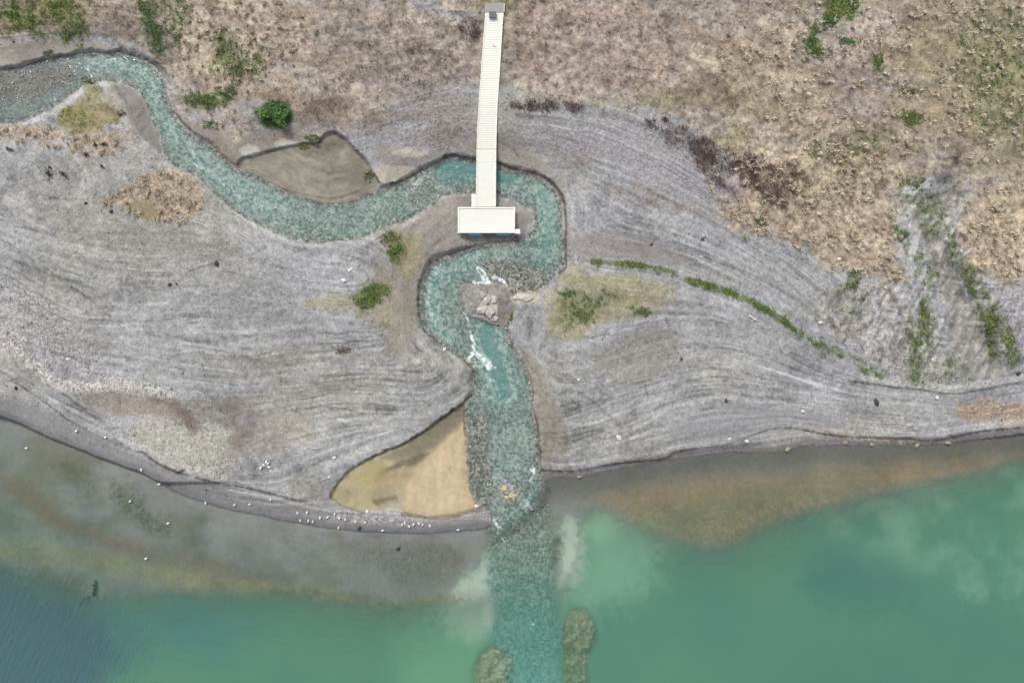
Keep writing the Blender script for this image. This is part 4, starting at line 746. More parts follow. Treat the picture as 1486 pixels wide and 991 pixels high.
bo = mb.build('utility_box', M_GREY, None, False, (float(bx[0]), float(bx[1]), zdeck(23) + .012)); tag(bo, 'grey box standing on the landward end of the white jetty', 'box')
mb = MB(); mb.box((0, 0, .335), (1.0, .8, .04)); mb.build('lid', plain_mat('dark_lid', (.09, .09, .09), .5), bo)

# ------------------------------------------------------------------ rocks
def rock_arrays(n_seg=7, n_ring=4):
    v = [(0, 0, 1.)]
    for i in range(1, n_ring):
        a = math.pi * i / n_ring
        for j in range(n_seg): t = 2 * math.pi * (j + .5 * (i % 2)) / n_seg; v.append((math.sin(a) * math.cos(t), math.sin(a) * math.sin(t), math.cos(a)))
    v.append((0, 0, -1.)); f = []
    for j in range(n_seg): f.append((0, 1 + j, 1 + (j + 1) % n_seg))
    for i in range(n_ring - 2):
        for j in range(n_seg):
            a, b = 1 + i * n_seg + j, 1 + i * n_seg + (j + 1) % n_seg; f += [(a, a + n_seg, b), (b, a + n_seg, b + n_seg)]
    L_ = len(v) - 1; k = 1 + (n_ring - 2) * n_seg
    for j in range(n_seg): f.append((L_, k + (j + 1) % n_seg, k + j))
    return np.array(v), np.array(f)
def scatter_rocks(name, px, py, size, tint, mat, flat=.55, sink=.25, zz=None):
    bv, bf = rock_arrays(6, 3); n = len(px); z = Zat(px, py) if zz is None else zz
    x, y = unproj(px, py, z); a = RNG.random(n) * 6.283
    s3 = np.stack([size * (.75 + .5 * RNG.random(n)), size * (.6 + .4 * RNG.random(n)), size * flat * (.7 + .6 * RNG.random(n))], -1)
    p = bv[None] * (1 + .28 * (RNG.random((n, len(bv), 1)) - .5)) * s3[:, None]
    c, s_ = np.cos(a)[:, None], np.sin(a)[:, None]
    q = np.stack([p[..., 0] * c - p[..., 1] * s_, p[..., 0] * s_ + p[..., 1] * c, p[..., 2]], -1) + np.stack([x, y, z + size * flat * (1 - sink * 2)], -1)[:, None]
    f = (bf[None] + (np.arange(n) * len(bv))[:, None, None]).reshape(-1, 3)
    return array_mesh(name, q, None, f, np.repeat(tint, len(bv), 0), mat, True)
def pick(n, dens, x0=-120, x1=1606, y0=-120, y1=1110):
    px = RNG.uniform(x0, x1, n); py = RNG.uniform(y0, y1, n); k = RNG.random(n) < samp(dens, px, py); return px[k], py[k]
M_STONE = vcol_mat('stone', .85, noise=(9, .18)); 
def greys(n, c0, c1): t = RNG.random(n)[:, None]; return lin(c0) * (1 - t) + lin(c1) * t
riff = np.clip(mR * (.25 + .6 * sm(-.3, .4, fbm(X / 30, Y / 30, 91, 3)) + .25 * SHAL * (X > 200)) * (1 - .8 * POOLS), 0, 1) * (1 - BARWET)
riff = riff * (dRiv < -3.5); riff = np.maximum(riff, .9 * CHN * sm(860, 760, Y) * (dLk < 8)); riff = riff * (1 - mSAND)
px, py = pick(190000, riff * .6); px, py = px[:9000], py[:9000]
n = len(px); sz = .07 + .13 * RNG.random(n) ** 2.2
tag(scatter_rocks('river_cobbles', px, py, sz, greys(n, (104,108,98), (206,206,194)) * (.85 + .3 * RNG.random((n, 1))), M_STONE), 'grey and pale cobbles covering the shallow stream bed', 'cobbles', kind='stuff')
ridge = line([(-60,480),(0,498),(30,512),(62,540),(85,556),(110,562),(160,556),(205,560),(245,572)], 10, 9, 5)
bea = np.clip(.55 * ridge + .16 * poly([(0,395),(60,430),(140,500),(160,550),(90,545),(40,510),(-150,470),(-150,360)], 14, 10) + .2 * poly([(180,620),(230,605),(300,605),(345,620),(350,680),(330,702),(260,682),(215,655),(190,640)], 9, 8) + .12 * poly([(1190,420),(1260,410),(1300,420),(1340,470),(1380,560),(1290,550),(1200,480)], 10, 8) + .06 * (1 - UP) * (dRiv > 2) * (dLk > 3) + .3 * poly([(1395,586),(1440,580),(1636,584),(1636,606),(1486,616),(1420,612),(1385,602)], 6, 6) + .3 * mIs, 0, 1) * (1 - mSAND) * (1 - mMUD)
px, py = pick(200000, bea); px, py = px[:15000], py[:15000]; n = len(px); sz = .045 + .09 * RNG.random(n) ** 2.5
gt = samp(CV, px, py); tn = np.clip(gt * (.62 + .75 * RNG.random((n, 1)) ** 1.3), .02, .75)
tag(scatter_rocks('beach_pebbles', px, py, sz, tn, M_STONE, .6), 'loose grey pebbles scattered over the gravel delta', 'pebbles', kind='stuff')
def rock_thing(name, px, py, r, c, label, cat, group=None, flat=.6, ang=None, elong=1.3, dz=0., rough_=.3):
    big = r > .45; bv, bf = rock_arrays(26, 18) if big else rock_arrays(11, 7); p = bv.copy()
    for _ in range(6 if big else 2):
        d = RNG.normal(size=3); d /= np.linalg.norm(d); t = p @ d; p = p - np.clip(t - (.5 + .2 * RNG.random() if big else .62), 0, 1)[:, None] * d * .95
    p = p * (1 + (rough_ * (RNG.random((len(p), 1)) - .5) if not big else .6 * fbm(p[:, 0] * 2.6 + px, p[:, 1] * 2.6 + p[:, 2] * 1.9 + py, 121, 4)[:, None])); p = p * np.array([r * elong, r / elong ** .5, r * flat])
    loc = at(px, py, r * flat * .45 + dz); me = bpy.data.meshes.new(name); me.from_pydata(p.tolist(), [], bf.tolist()); me.update()
    o = bpy.data.objects.new(name, me); C.objects.link(o); o.location = loc; o.rotation_euler = (0, 0, ang if ang is not None else random.uniform(0, 6.28)); me.materials.append(c); return tag(o, label, cat, group)
M_WHITE = plain_mat('white_stone', (.52, .51, .49), .8, (7, .12), .3); M_DARK = plain_mat('dark_stone', (.045, .043, .042), .85, (7, .25), .4); M_PALE = plain_mat('pale_silt_rock', (.40, .385, .35), .9, (5, .42), 1.0); M_MOSS = plain_mat('mossy_stone', (.24, .22, .15), .9, (4, .3), .5); M_TAN = plain_mat('tan_rock', (.36, .33, .22), .9, (4, .25), .5)
for px, py, r, lb in ((508, 392, .30, 'white stone with a long flat shape on the gravel above the larger pale boulder'), (499, 407, .36, 'bright white boulder on grey gravel west of the white jetty'), (898, 635, .34, 'bright white pointed stone on the light gravel east of the river mouth'),
    (840, 551, .22, 'small white stone on the churned gravel east of the stream'), (1059, 637, .2, 'white stone just above the dark shore step east of the river mouth'), (1084, 640, .26, 'pale flat stone beside the start of the upper dark shore step'), (1165, 597, .24, 'white stone on gravel between the grey flat and the rippled gravel'),
    (1360, 577, .3, 'white stone beside the weedy fan at the foot of the gully'), (1218, 376, .24, 'white stone at the lower edge of the dry straw grass'), (1191, 468, .26, 'pale stone on the right gravel slope above the weed strip'), (99, 521, .24, 'white stone on the pebble ridge near the left shore'),
    (485, 664, .22, 'white stone on grey gravel northwest of the sand basin'), (477, 693, .18, 'small white stone just west of the sand basin'), (533, 742, .24, 'white stone at the bottom edge of the sand basin'), (517, 569, .2, 'white stone on banded gravel north of the sand basin'), (1354, 522, .26, 'pale stone among the weeds of the gully fan'), (645, 507, .26, 'pale stone on the west bank above the rapid'), (692, 734, .28, 'white stone at the lower right tip of the sand basin')):
    rock_thing('white_stone', px, py, r, M_WHITE, lb, 'stone')
for px, py, r, lb in ((314, 382, .32, 'dark stone lying alone on the smooth grey gravel south of the stream bend'), (246, 413, .26, 'larger of two dark stones close together on the left gravel'), (256, 412, .16, 'smaller of two dark stones close together on the left gravel'), (161, 307, .26, 'dark stone below the straw mound on the left gravel'), (124, 295, .2, 'dark stone on the gravel left of the straw mound'),
    (1272, 583, .42, 'largest dark boulder on the light gravel above the right shore'), (521, 766, .3, 'dark stone on the wet shingle among the white gulls'), (578, 796, .3, 'dark stone under shallow water south of the sand basin'), (989, 521, .2, 'dark stone among the churned gravel east of the stream'), (1054, 581, .24, 'dark stone at the top edge of the blue grey gravel flat'), (23, 563, .22, 'dark stone on the wet shingle at the far left shore'), (945, 355, .2, 'dark stone beside the pale silt east of the stream'), (1478, 542, .3, 'dark stone at the right end of the weedy fan')):
    rock_thing('dark_stone', px, py, r, M_DARK, lb, 'stone', flat=.7)
for i, (px, py, r, an, lb) in enumerate(((699, 449, .6, .9, 'large pale angular rock at the left end of the midstream rock pile'), (706, 438, .62, .3, 'pale rock at the top of the midstream rock pile'), (710, 451, .72, 2.0, 'biggest pale rock in the middle of the midstream rock pile'), (717, 461, .5, .1, 'pale rock at the lower right of the midstream rock pile'), (717, 436, .46, 1.2, 'small pale rock on the upper right of the midstream rock pile'))):
    rock_thing('pale_rock', px, py, r, M_PALE, lb, 'rock', flat=.5, ang=an, rough_=.4)
for px, py, r, lb in ((760, 433, 1.05, 'long pale slumped block on the east bank below the cobble riffle'),):
    rock_thing('pale_block', px, py, r, M_PALE, lb, 'rock', flat=.25, ang=.05, elong=1.4, rough_=.3)
for px, py, r, lb in ((732, 709, .45, 'tan rock at the left of the yellowish rocks in the lower stream'), (744, 720, .5, 'tan rock at the lower right of the yellowish rocks in the lower stream'), (736, 722, .35, 'small tan rock at the bottom of the yellowish rocks in the lower stream')):
    rock_thing('tan_rock', px, py, r, M_TAN, lb, 'rock', flat=.55)
for px, py, r, lb in ((1143, 652, .45, 'mossy tan rock at the left end of the rocks along the right waterline'), (1227, 642, .36, 'pale mossy rock second from left along the right waterline'), (1265, 645, .34, 'tan mossy rock in the middle of the right waterline'), (1331, 645, .42, 'mossy rock right of centre along the right waterline'), (1376, 643, .42, 'mossy rock at the right end of the rocks along the right waterline'), (841, 692, .34, 'mossy rock by the wet sand just east of the river mouth')):
    rock_thing('mossy_rock', px, py, r * .8, M_MOSS, lb, 'rock', flat=.6)
M_LOG = plain_mat('bleached_wood', (.55, .52, .46), .85, (3, .2), .4, (1, 8, 8)); M_RED = plain_mat('reddish_wood', (.26, .15, .11), .85, (3, .25), .4, (1, 8, 8)); M_DKLOG = plain_mat('sodden_wood', (.035, .045, .045), .8, (3, .25), .4)
def log(px, py, L, r, ang, mat, lb, z=None, name='driftwood_log', cat='driftwood'):
    mb = MB(); n = 7
    mb.tube([(-L / 2 + L * i / (n - 1), .03 * L * math.sin(i * 1.3), .02 * L * math.cos(i * 2.1) * .4) for i in range(n)], [r * .55] + [r * (1 - .08 * i) for i in range(n - 2)] + [r * .35], 9)
    mb.tube([(L * .12, 0, 0), (L * .2, L * .10, r * .8), (L * .24, L * .17, r)], [r * .5, r * .35, r * .2], 6)
    o = mb.build(name, mat, None, True, at(px, py, r * .7) if z is None else (float(unproj(px, py, z)[0]), float(unproj(px, py, z)[1]), z)); o.rotation_euler.z = ang; tag(o, lb, cat)
log(1093, 462, 1.7, .13, -.55, M_LOG, 'bleached white log beside the right weed strip'); log(262, 684, 1.5, .07, .3, M_DKLOG, 'thin dark stick on the left shore step'); log(749, 347, 1.0, .14, .5, M_RED, 'short reddish log below the right corner of the jetty platform'); log(706, 346, .9, .10, -.2, M_RED, 'short brown log below the middle of the jetty platform')
log(461, 650, 1.6, .06, .1, M_LOG, 'pale thin stick on gravel northwest of the sand basin'); log(138, 853, 2.4, .3, 1.5, M_DKLOG, 'dark upright sunken log at the edge of the left shelf', -.18, 'sunken_log', 'log'); log(122, 872, 2.0, .28, .8, M_DKLOG, 'dark slanting sunken log deeper than its upright neighbour', -.24, 'sunken_log', 'log')
M_ALG = plain_mat('silty_algae', (.36, .40, .25), .95, (2.2, .35), .6)
M_ALG = vcol_mat('silty_algae', .95, noise=(2.5, .2))
def mound(pts, top, lb, sd):
    q = chaikin(pts, True, 2); cx, cy = q.mean(0); x0, x1 = q[:, 0].min() - 8, q[:, 0].max() + 8; y0, y1 = q[:, 1].min() - 8, q[:, 1].max() + 8
    gx_, gy_ = np.meshgrid(np.arange(x0, x1, 1.0), np.arange(y0, y1, 1.0)); d = seg_dist(gx_, gy_, q, True); d = np.where(inside(gx_, gy_, q), -d, d) + 9 * fbm(gx_ / 10, gy_ / 10, sd, 3)
    lump = 1 - np.abs(fbm(gx_ / 11, gy_ / 11, sd + 1, 3)) * 2.2; fine_ = fbm(gx_ / 3.5, gy_ / 3.5, sd + 2, 2)
    z = -1.9 + (1.9 + top) * sm(9, -7, d) * (.62 + .38 * np.clip(lump, 0, 1)) + .08 * fine_
    n_, m_ = z.shape; vx, vy = unproj(gx_, gy_, z); ox, oy = unproj(cx, cy, 0); v = np.stack([vx - ox, vy - oy, z], -1).reshape(-1, 3)
    ii = np.arange(n_ * m_).reshape(n_, m_); f = np.stack([ii[:-1, :-1], ii[1:, :-1], ii[1:, 1:], ii[:-1, 1:]], -1).reshape(-1, 4); k = (d < 12)[:-1, :-1].reshape(-1)
    t = np.clip(.45 + .35 * fine_ + .5 * fbm(gx_ / 9, gy_ / 7, sd + 5, 2), 0, 1).reshape(-1, 1); tint = lin((126,130,88)) * (1 - t) + lin((246,244,204)) * t
    o = array_mesh('algae_mound', v, f[k], None, tint, M_ALG, True); o.location = (float(ox), float(oy), 0); tag(o, lb, 'algae mound')
mound([(822,888),(840,878),(858,890),(867,922),(858,944),(842,950),(822,944),(816,915)], -.12, 'larger pale green silty mound under water right of the river channel', 131)
mound([(822,952),(848,950),(858,985),(860,1020),(818,1020),(816,980)], -.16, 'pale silty mound under water at the bottom edge right of the river channel', 141)
mound([(690,958),(706,935),(734,940),(746,966),(742,1010),(688,1015),(682,980)], -.14, 'lumpy pale silty mound under water left of the river channel', 151)

# ------------------------------------------------------------------ gulls
M_GW = plain_mat('white_feathers', (.80, .80, .78), .8, (10, .04)); M_GG = plain_mat('pale_grey_feathers', (.58, .59, .60), .8, (12, .08), 0, (1, 5, 1)); M_BEAK = plain_mat('yellow_beak', (.55, .38, .08), .5)
def gull(name, z0, legs):
    r_ = empty(name, (0, 0, 0)); mb = MB()
    st = [(-.30, .10, .012, .010), (-.24, .105, .035, .02), (-.16, .115, .075, .055), (-.05, .125, .105, .09), (.06, .13, .10, .10), (.13, .16, .07, .08), (.17, .20, .05, .055), (.205, .235, .052, .052), (.24, .24, .042, .042), (.265, .236, .018, .018)]
    mb.loft([[(x, ry * math.cos(a), z0 + z + rz * math.sin(a)) for a in [2 * math.pi * k / 10 for k in range(10)]] for x, z, ry, rz in st]); mb.build('body', M_GW, r_, True)
    for s_ in (-1, 1):
        mb = MB(); ws = [(.09, .085, .17, .02), (.02, .105, .185, .05), (-.10, .085, .175, .05), (-.22, .045, .15, .03), (-.34, .012, .135, .008)]
        mb.loft([[(x, s_ * y + wv * .7 * math.cos(a), z0 + z + .016 * math.sin(a)) for a in [2 * math.pi * k / 8 for k in range(8)]] for x, y, z, wv in ws]); mb.build('wing', M_GG, r_, True)
        if legs: mb = MB(); mb.tube([(.0, s_ * .035, z0 + .05), (.0, s_ * .035, .012)], [.009, .007], 6); mb.box((.02, s_ * .035, .008), (.07, .05, .012)); mb.build('leg', M_BEAK, r_)
    mb = MB(); mb.tube([(.255, 0, z0 + .236), (.30, 0, z0 + .23), (.318, 0, z0 + .222)], [.014, .010, .003], 6); mb.build('beak', M_BEAK, r_)
    return r_
G_ST = gull('gull', .06, True); G_FL = gull('gull', -.10, False); used_ = {id(G_ST): 0, id(G_FL): 0}
def put_gull(px, py, ang, label, group=None, flo=False):
    p = G_FL if flo else G_ST; o = p if used_[id(p)] == 0 else copy_tree(p); used_[id(p)] += 1
    z = max(float(Zat(px, py)), -.04 if not flo else 0.)
    x, y = unproj(px, py, z); o.location = (float(x), float(y), z + .005); o.rotation_euler = (0, 0, ang); s_ = random.uniform(.82, .98); o.scale = (s_,) * 3
    tag(o, label, 'gull', group)
for px, py, a, lb, fl in ((38.5, 650, .1, 'white gull floating alone on the shallows at the far left', 1), (112, 625, .8, 'white gull at the waterline nearest the far left of the shore', 0), (154, 634, .2, 'white gull on wet shingle below the left shore step', 0), (206, 681, 1.8, 'white gull standing at the waterline below the pale gravel', 0), (232, 702, .2, 'dull white gull in the shallows beside the weedy patch', 0), (189, 727, .6, 'white gull over the dark weedy cobbles in the shallows', 1), (244, 759, .3, 'white gull floating south of the weedy cobbles', 1), (212, 810, .5, 'white gull floating over the brown algae band', 1),
    (299, 729, 1.7, 'white gull at the waterline facing up the shore', 0), (341, 732, .4, 'left one of two white gulls close together on the wet shingle', 0), (363, 731, .3, 'right one of two white gulls close together on the wet shingle', 0), (393, 724, 1.5, 'white gull on the gravel just above the wet shingle', 0), (491.5, 765, 1.2, 'white gull standing closer to the water than the row of gulls', 0), (555.6, 769, .3, 'white gull at the waterline right of the dark stone', 0), (665, 768, .3, 'white gull on the dark spit near the river mouth', 0)):
    put_gull(px, py, a, lb, 'gulls along the lake shore', bool(fl))
for px, py in ((379, 678.3), (383.2, 674.6), (387, 669.5), (389.8, 671.8), (391, 677.2)): put_gull(px, py, random.uniform(0, 6.28), 'white gull in the huddle of five on the grey gravel', 'gulls huddled on the gravel')
for px, py in ((432, 743.5), (446, 743), (436, 754.5), (448, 755), (454.5, 756), (465, 750.5), (476, 749.5), (486, 745), (493, 751), (501.5, 753), (516, 756), (530, 757)): put_gull(px, py, random.uniform(.6, 2.2), 'white gull in the loose row west of the dark stone on the wet shingle', 'gulls in a row on the wet shingle')
for px, py in ((584, 760.5), (594, 763), (600.5, 760), (608, 758.5), (613.5, 760.5), (624, 762), (588, 758)): put_gull(px, py, random.uniform(.6, 2.2), 'white gull in the tight row below the bottom edge of the sand basin', 'gulls below the sand basin')

# ------------------------------------------------------------------ shrubs
M_LEAF = vcol_mat('leaves', .75, noise=(2.5, .2)); M_STEM = plain_mat('brown_stem', (.10, .075, .05), .9)
def leaf_cloud(n, rx, ry, h, lsz, c0, c1, lobes=7):
    lob = [(random.gauss(0, .42), random.gauss(0, .42), random.uniform(.3, .7), random.uniform(.14, .42)) for _ in range(lobes)] if lobes != 14 else [(random.gauss(0, .45), random.gauss(0, .45), random.uniform(.3, .8), random.uniform(.16, .42)) for _ in range(26)]
    vs = []; tn = []
    for i in range(n):
        lx, ly, lz, lr = lob[i % len(lob)]; d = RNG.normal(size=3); d /= np.linalg.norm(d); d[2] = abs(d[2]) * .9 - .15; rr = lr * (.55 + .5 * RNG.random())
        c = np.array([(lx + d[0] * rr) * rx, (ly + d[1] * rr) * ry, max(.06, (lz * .9 + d[2] * rr) * h)])
        nrm = d + RNG.normal(size=3) * .5; nrm[2] += .5; nrm /= np.linalg.norm(nrm); u = np.cross(nrm, RNG.normal(size=3)); u /= np.linalg.norm(u); v = np.cross(nrm, u); s_ = lsz * (.6 + .8 * RNG.random())
        vs += [c - u * s_, c - v * s_ * .55, c + u * s_, c + v * s_ * .55]; t = RNG.random(); tn.append(c0 * (1 - t) + c1 * t)
    return np.array(vs), np.repeat(np.array(tn), 4, 0)
def shrub(px, py, rx, ry, h, n, lsz, c0, c1, lb, name='green_shrub', cat='shrub', ang=0., lobes=8):
    r_ = empty(name, at(px, py, -.02), ang); v, t = leaf_cloud(n, rx, ry, h, lsz, lin(c0), lin(c1), lobes)
    o = array_mesh('foliage', v, np.arange(len(v)).reshape(-1, 4), None, t, M_LEAF); o.parent = r_
    mb = MB()
    for k in range(5):
        a = k * 1.26 + .3; mb.tube([(0, 0, -.05), (rx * .2 * math.cos(a), ry * .2 * math.sin(a), h * .3), (rx * .5 * math.cos(a), ry * .5 * math.sin(a), h * .62)], [.045, .03, .012], 6)
    mb.build('stem', M_STEM, r_); tag(r_, lb, cat)
shrub(400, 167, 2.3, 2.0, .95, 3000, .14, (56,96,48), (128,164,96), 'big round bright green shrub above the mud basin', lobes=14)
GS = [((71,77,.9,.6,.5),(62,96,44),(120,146,80),'small green shrub on the pale silt bank at the upper left'), ((232,68,1.3,1.8,.9),(50,92,44),(112,148,80),'green shrub at the lower end of the weed strip left of the stream bend'), ((222,42,1.5,1.6,.8),(56,92,46),(120,150,88),'green shrub midway along the weed strip above the stream bend'), ((212,12,1.2,1.6,.8),(60,96,44),(124,150,80),'green shrub at the top edge above the stream bend'), ((258,55,.8,1.6,.7),(64,98,52),(124,146,90),'narrow green shrub right of the weed strip above the stream bend'),
    ((332,133,1.9,.8,.7),(44,80,40),(104,136,76),'dark green shrub on the bank right of the stream bend'), ((300,146,2.0,1.2,.8),(46,82,36),(108,136,70),'low wide green shrub on the bank just right of the stream bend'), ((308,180,.9,.8,.6),(58,90,44),(118,140,80),'small green shrub on the slumped bank west of the round shrub'), ((352,92,2.0,1.5,.6),(80,110,50),(146,156,96),'yellowish green shrub in the dry grass northwest of the round shrub'), ((455,202,1.2,.7,.6),(70,96,46),(132,146,84),'green shrub on the rim of the mud basin'), ((440,213,.8,.5,.4),(88,106,44),(150,152,84),'yellow green shrub hanging on the mud basin edge'), ((535,254,.9,.9,.5),(88,98,50),(142,144,84),'olive shrub on the east corner of the mud basin'),
    ((574,368,1.2,1.0,.6),(46,92,40),(104,150,72),'bright green shrub on the west spit below the stream'), ((568,345,1.5,1.2,.6),(76,96,52),(134,142,84),'dull green shrub at the top of the west spit'), ((543,425,1.9,1.1,.6),(52,96,34),(120,156,66),'bright green shrub on the gravel west of the lower bend'), ((525,437,1.3,1.0,.5),(60,102,36),(126,154,70),'lower green shrub beside the bright one west of the lower bend'), ((743,461,.7,.6,.5),(66,88,28),(130,136,54),'small olive green shrub on the east bank by the midstream rocks'), ((823,426,1.1,.7,.5),(58,98,44),(116,146,78),'small bright green shrub at the left of the mossy patch'),
    ((932,451,1.0,.6,.4),(52,86,44),(110,136,76),'small dark green shrub at the right of the mossy patch'), ((845,455,1.5,1.0,.5),(72,98,48),(134,146,88),'dull green shrub in the middle of the mossy patch'), ((1105,322,.9,.8,.6),(52,80,48),(104,128,78),'lone green shrub at the foot of the straw grass'), ((1222,10,2.2,1.8,.8),(80,116,36),(146,166,84),'yellow green shrub at the top edge right of centre'), ((1198,32,1.8,1.0,.7),(46,96,44),(112,150,80),'green shrub just below the yellow green one at the top edge'), ((1176,62,1.2,1.4,.7),(48,86,44),(108,138,80),'green shrub in the broken ring of shrubs at the upper right'), ((1228,60,1.5,.6,.6),(50,90,50),(112,144,84),'flat green shrub on the right of the broken ring of shrubs'), ((1274,92,.8,1.2,.7),(56,82,30),(114,132,60),'dark olive shrub standing alone right of the broken ring of shrubs'),
    ((1322,172,1.8,1.2,.6),(60,94,48),(122,146,84),'wide green shrub in the dry grass at the right'), ((1318,133,1.0,.7,.6),(66,78,50),(116,126,80),'dark grey green shrub above the wide one at the right'), ((1308,340,1.2,.8,.7),(44,88,32),(108,142,70),'green shrub at the left rim of the gully'), ((1342,458,1.1,2.2,.6),(76,98,32),(138,150,72),'tall yellow green shrub strip on the fan left of the gully'), ((1407,412,1.0,1.5,.7),(52,86,44),(108,134,76),'green shrub on the right rim of the gully'), ((1440,470,1.1,2.6,.7),(60,88,30),(126,140,64),'long green shrub on the right side of the gully fan'), ((1463,495,.9,1.8,.6),(90,108,34),(152,158,76),'yellowish shrub at the right edge of the gully fan'), ((1238,412,.9,1.0,.6),(66,88,56),(118,134,88),'grey green shrub on the stony slope left of the gully'), ((1380,378,.9,1.2,.6),(58,86,54),(112,132,84),'green shrub beside the narrow neck of the gully'), ((1330,268,1.1,.8,.7),(66,84,48),(118,130,78),'dark shrub at the top left of the gully'), ((497,508,1.0,.7,.4),(74,86,52),(120,124,84),'small dull shrub on the gravel west of the lower pool'), ((130,120,.9,.6,.5),(70,80,40),(120,124,70),'small dark shrub on the tip between the stream arms')]
for (px, py, rx, ry, h), c0, c1, lb in GS: shrub(px, py, rx * 1.15, ry * 1.15, h * .55, int(160 + 170 * rx * ry), .10, [a * .82 + 26 + d for a, d in zip(c0, (random.uniform(-6, 14), 0, random.uniform(-4, 8)))], [a * .78 + 40 + d for a, d in zip(c1, (random.uniform(-6, 20), random.uniform(-4, 6), random.uniform(-4, 10)))], lb, lobes=int(11 + 5 * rx * ry))
for px, py, r, lb in ((15, 217, .45, 'small dark brown bush at the far left below the stream arm'), (73, 243, .3, 'small dark bush in a gap of the left gravel'), (152, 208, .5, 'dark brown bush right of the left straw patch'), (125, 226, .5, 'dark bush at the bottom tip of the left straw patch'), (138, 211, .4, 'brown bush in the lower right of the left straw patch'), (148, 242, .22, 'tiny dark bush on gravel below the left straw patch'), (73, 254, .9, 'flat dark bush band on the left gravel'), (92, 253, .7, 'right one of the flat dark bushes on the left gravel'), (942, 176, .7, 'dark grey bush at the upper end of the brown brush band'), (965, 172, .7, 'dark bush on pale gravel right of its grey neighbour'), (177, 166, .6, 'blackish bush at the edge of the mossy tip between the stream arms'), (1019, 346, .35, 'small dark green bush alone on the gravel slope')):
    shrub(px, py, r * 1.1, r * .9, r * .9, 200, .085, (76,66,58), (128,114,100), lb, 'dark_bush', 'bush', lobes=5)

# ------------------------------------------------------------------ grass and brush (nobody could count it)
def tufts(name, px, py, hgt, wid, c0, c1, label, cat, blades=9, spread=.32, bw=.06, lean=.6):
    n = len(px); z = Zat(px, py); x, y = unproj(px, py, z); N_ = n * blades
    bx_ = np.repeat(x, blades) + RNG.normal(size=N_) * np.repeat(wid, blades) * spread; by = np.repeat(y, blades) + RNG.normal(size=N_) * np.repeat(wid, blades) * spread; bz = np.repeat(z, blades) - .03
    a = RNG.random(N_) * 6.283; hh = np.repeat(hgt, blades) * (.6 + .6 * RNG.random(N_)); ln = hh * lean * (.4 + 1.0 * RNG.random(N_)); w_ = bw * (.6 + .8 * RNG.random(N_))
    dx, dy = np.cos(a), np.sin(a); ox, oy = -dy * w_ / 2, dx * w_ / 2
    P = np.empty((N_, 5, 3))
    P[:, 0] = np.stack([bx_ - ox, by - oy, bz], -1); P[:, 1] = np.stack([bx_ + ox, by + oy, bz], -1)
    mx, my, mz = bx_ + dx * ln * .35, by + dy * ln * .35, bz + hh * .65
    P[:, 2] = np.stack([mx + ox * .9, my + oy * .9, mz], -1); P[:, 3] = np.stack([mx - ox * .9, my - oy * .9, mz], -1); P[:, 4] = np.stack([bx_ + dx * ln, by + dy * ln, bz + hh * .92], -1)
    b = np.arange(N_)[:, None] * 5; t = np.clip(np.repeat(RNG.random(n), blades) * .6 + RNG.random(N_) * .4, 0, 1)[:, None]
    tint = np.repeat(c0, blades, 0) * (1 - t) + np.repeat(c1, blades, 0) * t
    o = array_mesh(name, P, np.concatenate([b, b + 1, b + 2, b + 3], 1), np.concatenate([b + 3, b + 2, b + 4], 1), np.repeat(tint, 5, 0), M_GRASS)
    return tag(o, label, cat, kind='stuff')
M_GRASS = vcol_mat('dry_grass_blades', .85, noise=(1.2, .2))
clump = sm(-.25, .45, fbm(X / 8, Y / 8, 95, 2) + .5 * fbm(X / 40, Y / 40, 96, 3)); clump2 = sm(-.12, .22, fbm(X / 15, Y / 12, 98, 2))
STRONG = np.maximum.reduce([poly([(1035,215),(1120,235),(1200,200),(1300,215),(1312,400),(1290,408),(1220,385),(1100,335),(1035,300)], 14, 16), poly([(1400,265),(1636,250),(1636,408),(1410,398),(1392,350)], 8, 8), .8 * STRAWM, .6 * poly([(250,0),(440,0),(430,90),(360,140),(260,110)], 22, 22), .45 * poly([(1040,0),(1636,-60),(1636,240),(1100,210)], 40, 30)])
NOJ = (1 - poly([(690,0),(735,0),(728,140),(722,260),(690,260),(694,140)], 3, 0)) * (dRiv > 3) * (1 - .8 * mGUL)
GD = np.clip(UP * (.10 + .42 * clump) * (1 - .6 * STRONG), 0, 1) * NOJ
px, py = pick(70000, GD); n = len(px); g_ = samp(CV, px, py)
tufts('dry_grass', px, py, .2 + .22 * RNG.random(n), .35 + .35 * RNG.random(n), g_ * .8, np.clip(g_ * 2.0, 0, .72), 'dry grass tufts covering the flat land above the gravel', 'grass', 11, .3, .055, .6)
px, py = pick(52000, STRONG * (.12 + .88 * clump2) * NOJ); n = len(px); b_ = RNG.random((n, 1)); b_ = b_ * b_
mx_, my_ = pick(60000, MOSSI * (.3 + .7 * clump)); nm_ = len(mx_); gm_ = samp(CV, mx_, my_)
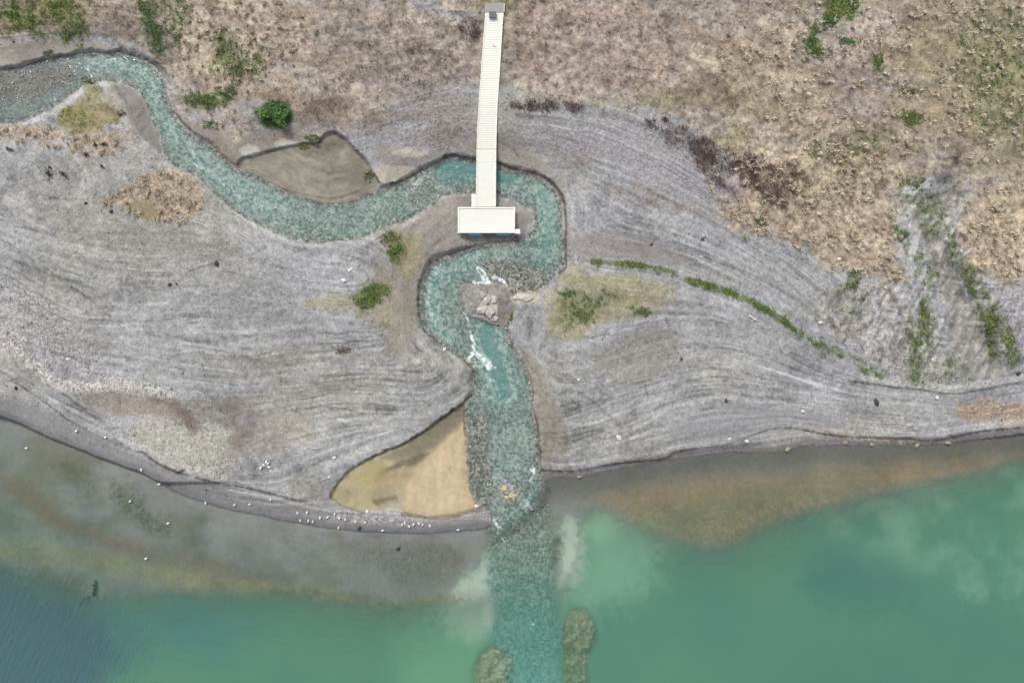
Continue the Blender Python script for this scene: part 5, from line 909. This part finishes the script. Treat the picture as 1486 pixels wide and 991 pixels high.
tufts('moss_grass', mx_, my_, .12 + .15 * RNG.random(nm_), .3 + .3 * RNG.random(nm_), gm_ * .75, np.clip(gm_ * 1.6, 0, .7), 'yellowish low grass on the tip of land between the two stream arms', 'grass', 8, .3, .055, .6)
tufts('straw_tussocks', px, py, .35 + .35 * RNG.random(n), .40 + .35 * RNG.random(n), lin((186,166,138)) * (1 - b_) + lin((226,210,186)) * b_, np.clip(lin((255,242,216)) * 1.1 * (1 - b_) + lin((255,250,236)) * 1.12 * b_, 0, .8), 'pale straw tussocks in dense beds beside the gully and on the gravel mound', 'grass', 26, .24, .06, .5)
WD = np.clip(GREENM * (.3 + .7 * gsp), 0, 1) * (dRiv > 4)
px, py = pick(260000, WD); px, py = px[:9000], py[:15000]; n = len(px)
tufts('green_weeds', px, py, .16 + .2 * RNG.random(n), .35 + .3 * RNG.random(n), np.tile(lin((58,90,40)), (n, 1)), np.tile(lin((136,160,88)), (n, 1)), 'low green weeds in strips along old shorelines and gullies', 'weeds', 8, .4, .07, .9)
RD = np.clip(BRUSH * (.25 + .75 * clump2) * 2.2 + .7 * line([(748,150),(775,146),(800,152),(840,156)], 2, 2, 1.5) * (.3 + .7 * clump) + .5 * line([(735,155),(760,160),(775,165)], 2, 2, 2) + .5 * line([(575,112),(610,116),(650,114)], 2, 3, 2) + .10 * UP * sm(.30, .5, fbm(X / 14, Y / 14, 97, 3)) , 0, 1)
px, py = pick(90000, RD); px, py = px[:7000], py[:16000]; n = len(px)
bx2, by2 = pick(400000, BRUSH * (.2 + .8 * clump2) * (RNG.random(BRUSH.shape) < .6)); bx2, by2 = bx2[:6500], by2[:6500]; px = np.concatenate([px[:9000], bx2]); py = np.concatenate([py[:9000], by2]); n = len(px)
tufts('brown_brush', px, py, .25 + .25 * RNG.random(n), .4 + .4 * RNG.random(n), np.tile(lin((74,60,57)), (n, 1)), np.tile(lin((136,114,106)), (n, 1)), 'dark brown dead brush in bands at the edge of the dry grass', 'brush', 8, .4, .05, .8)
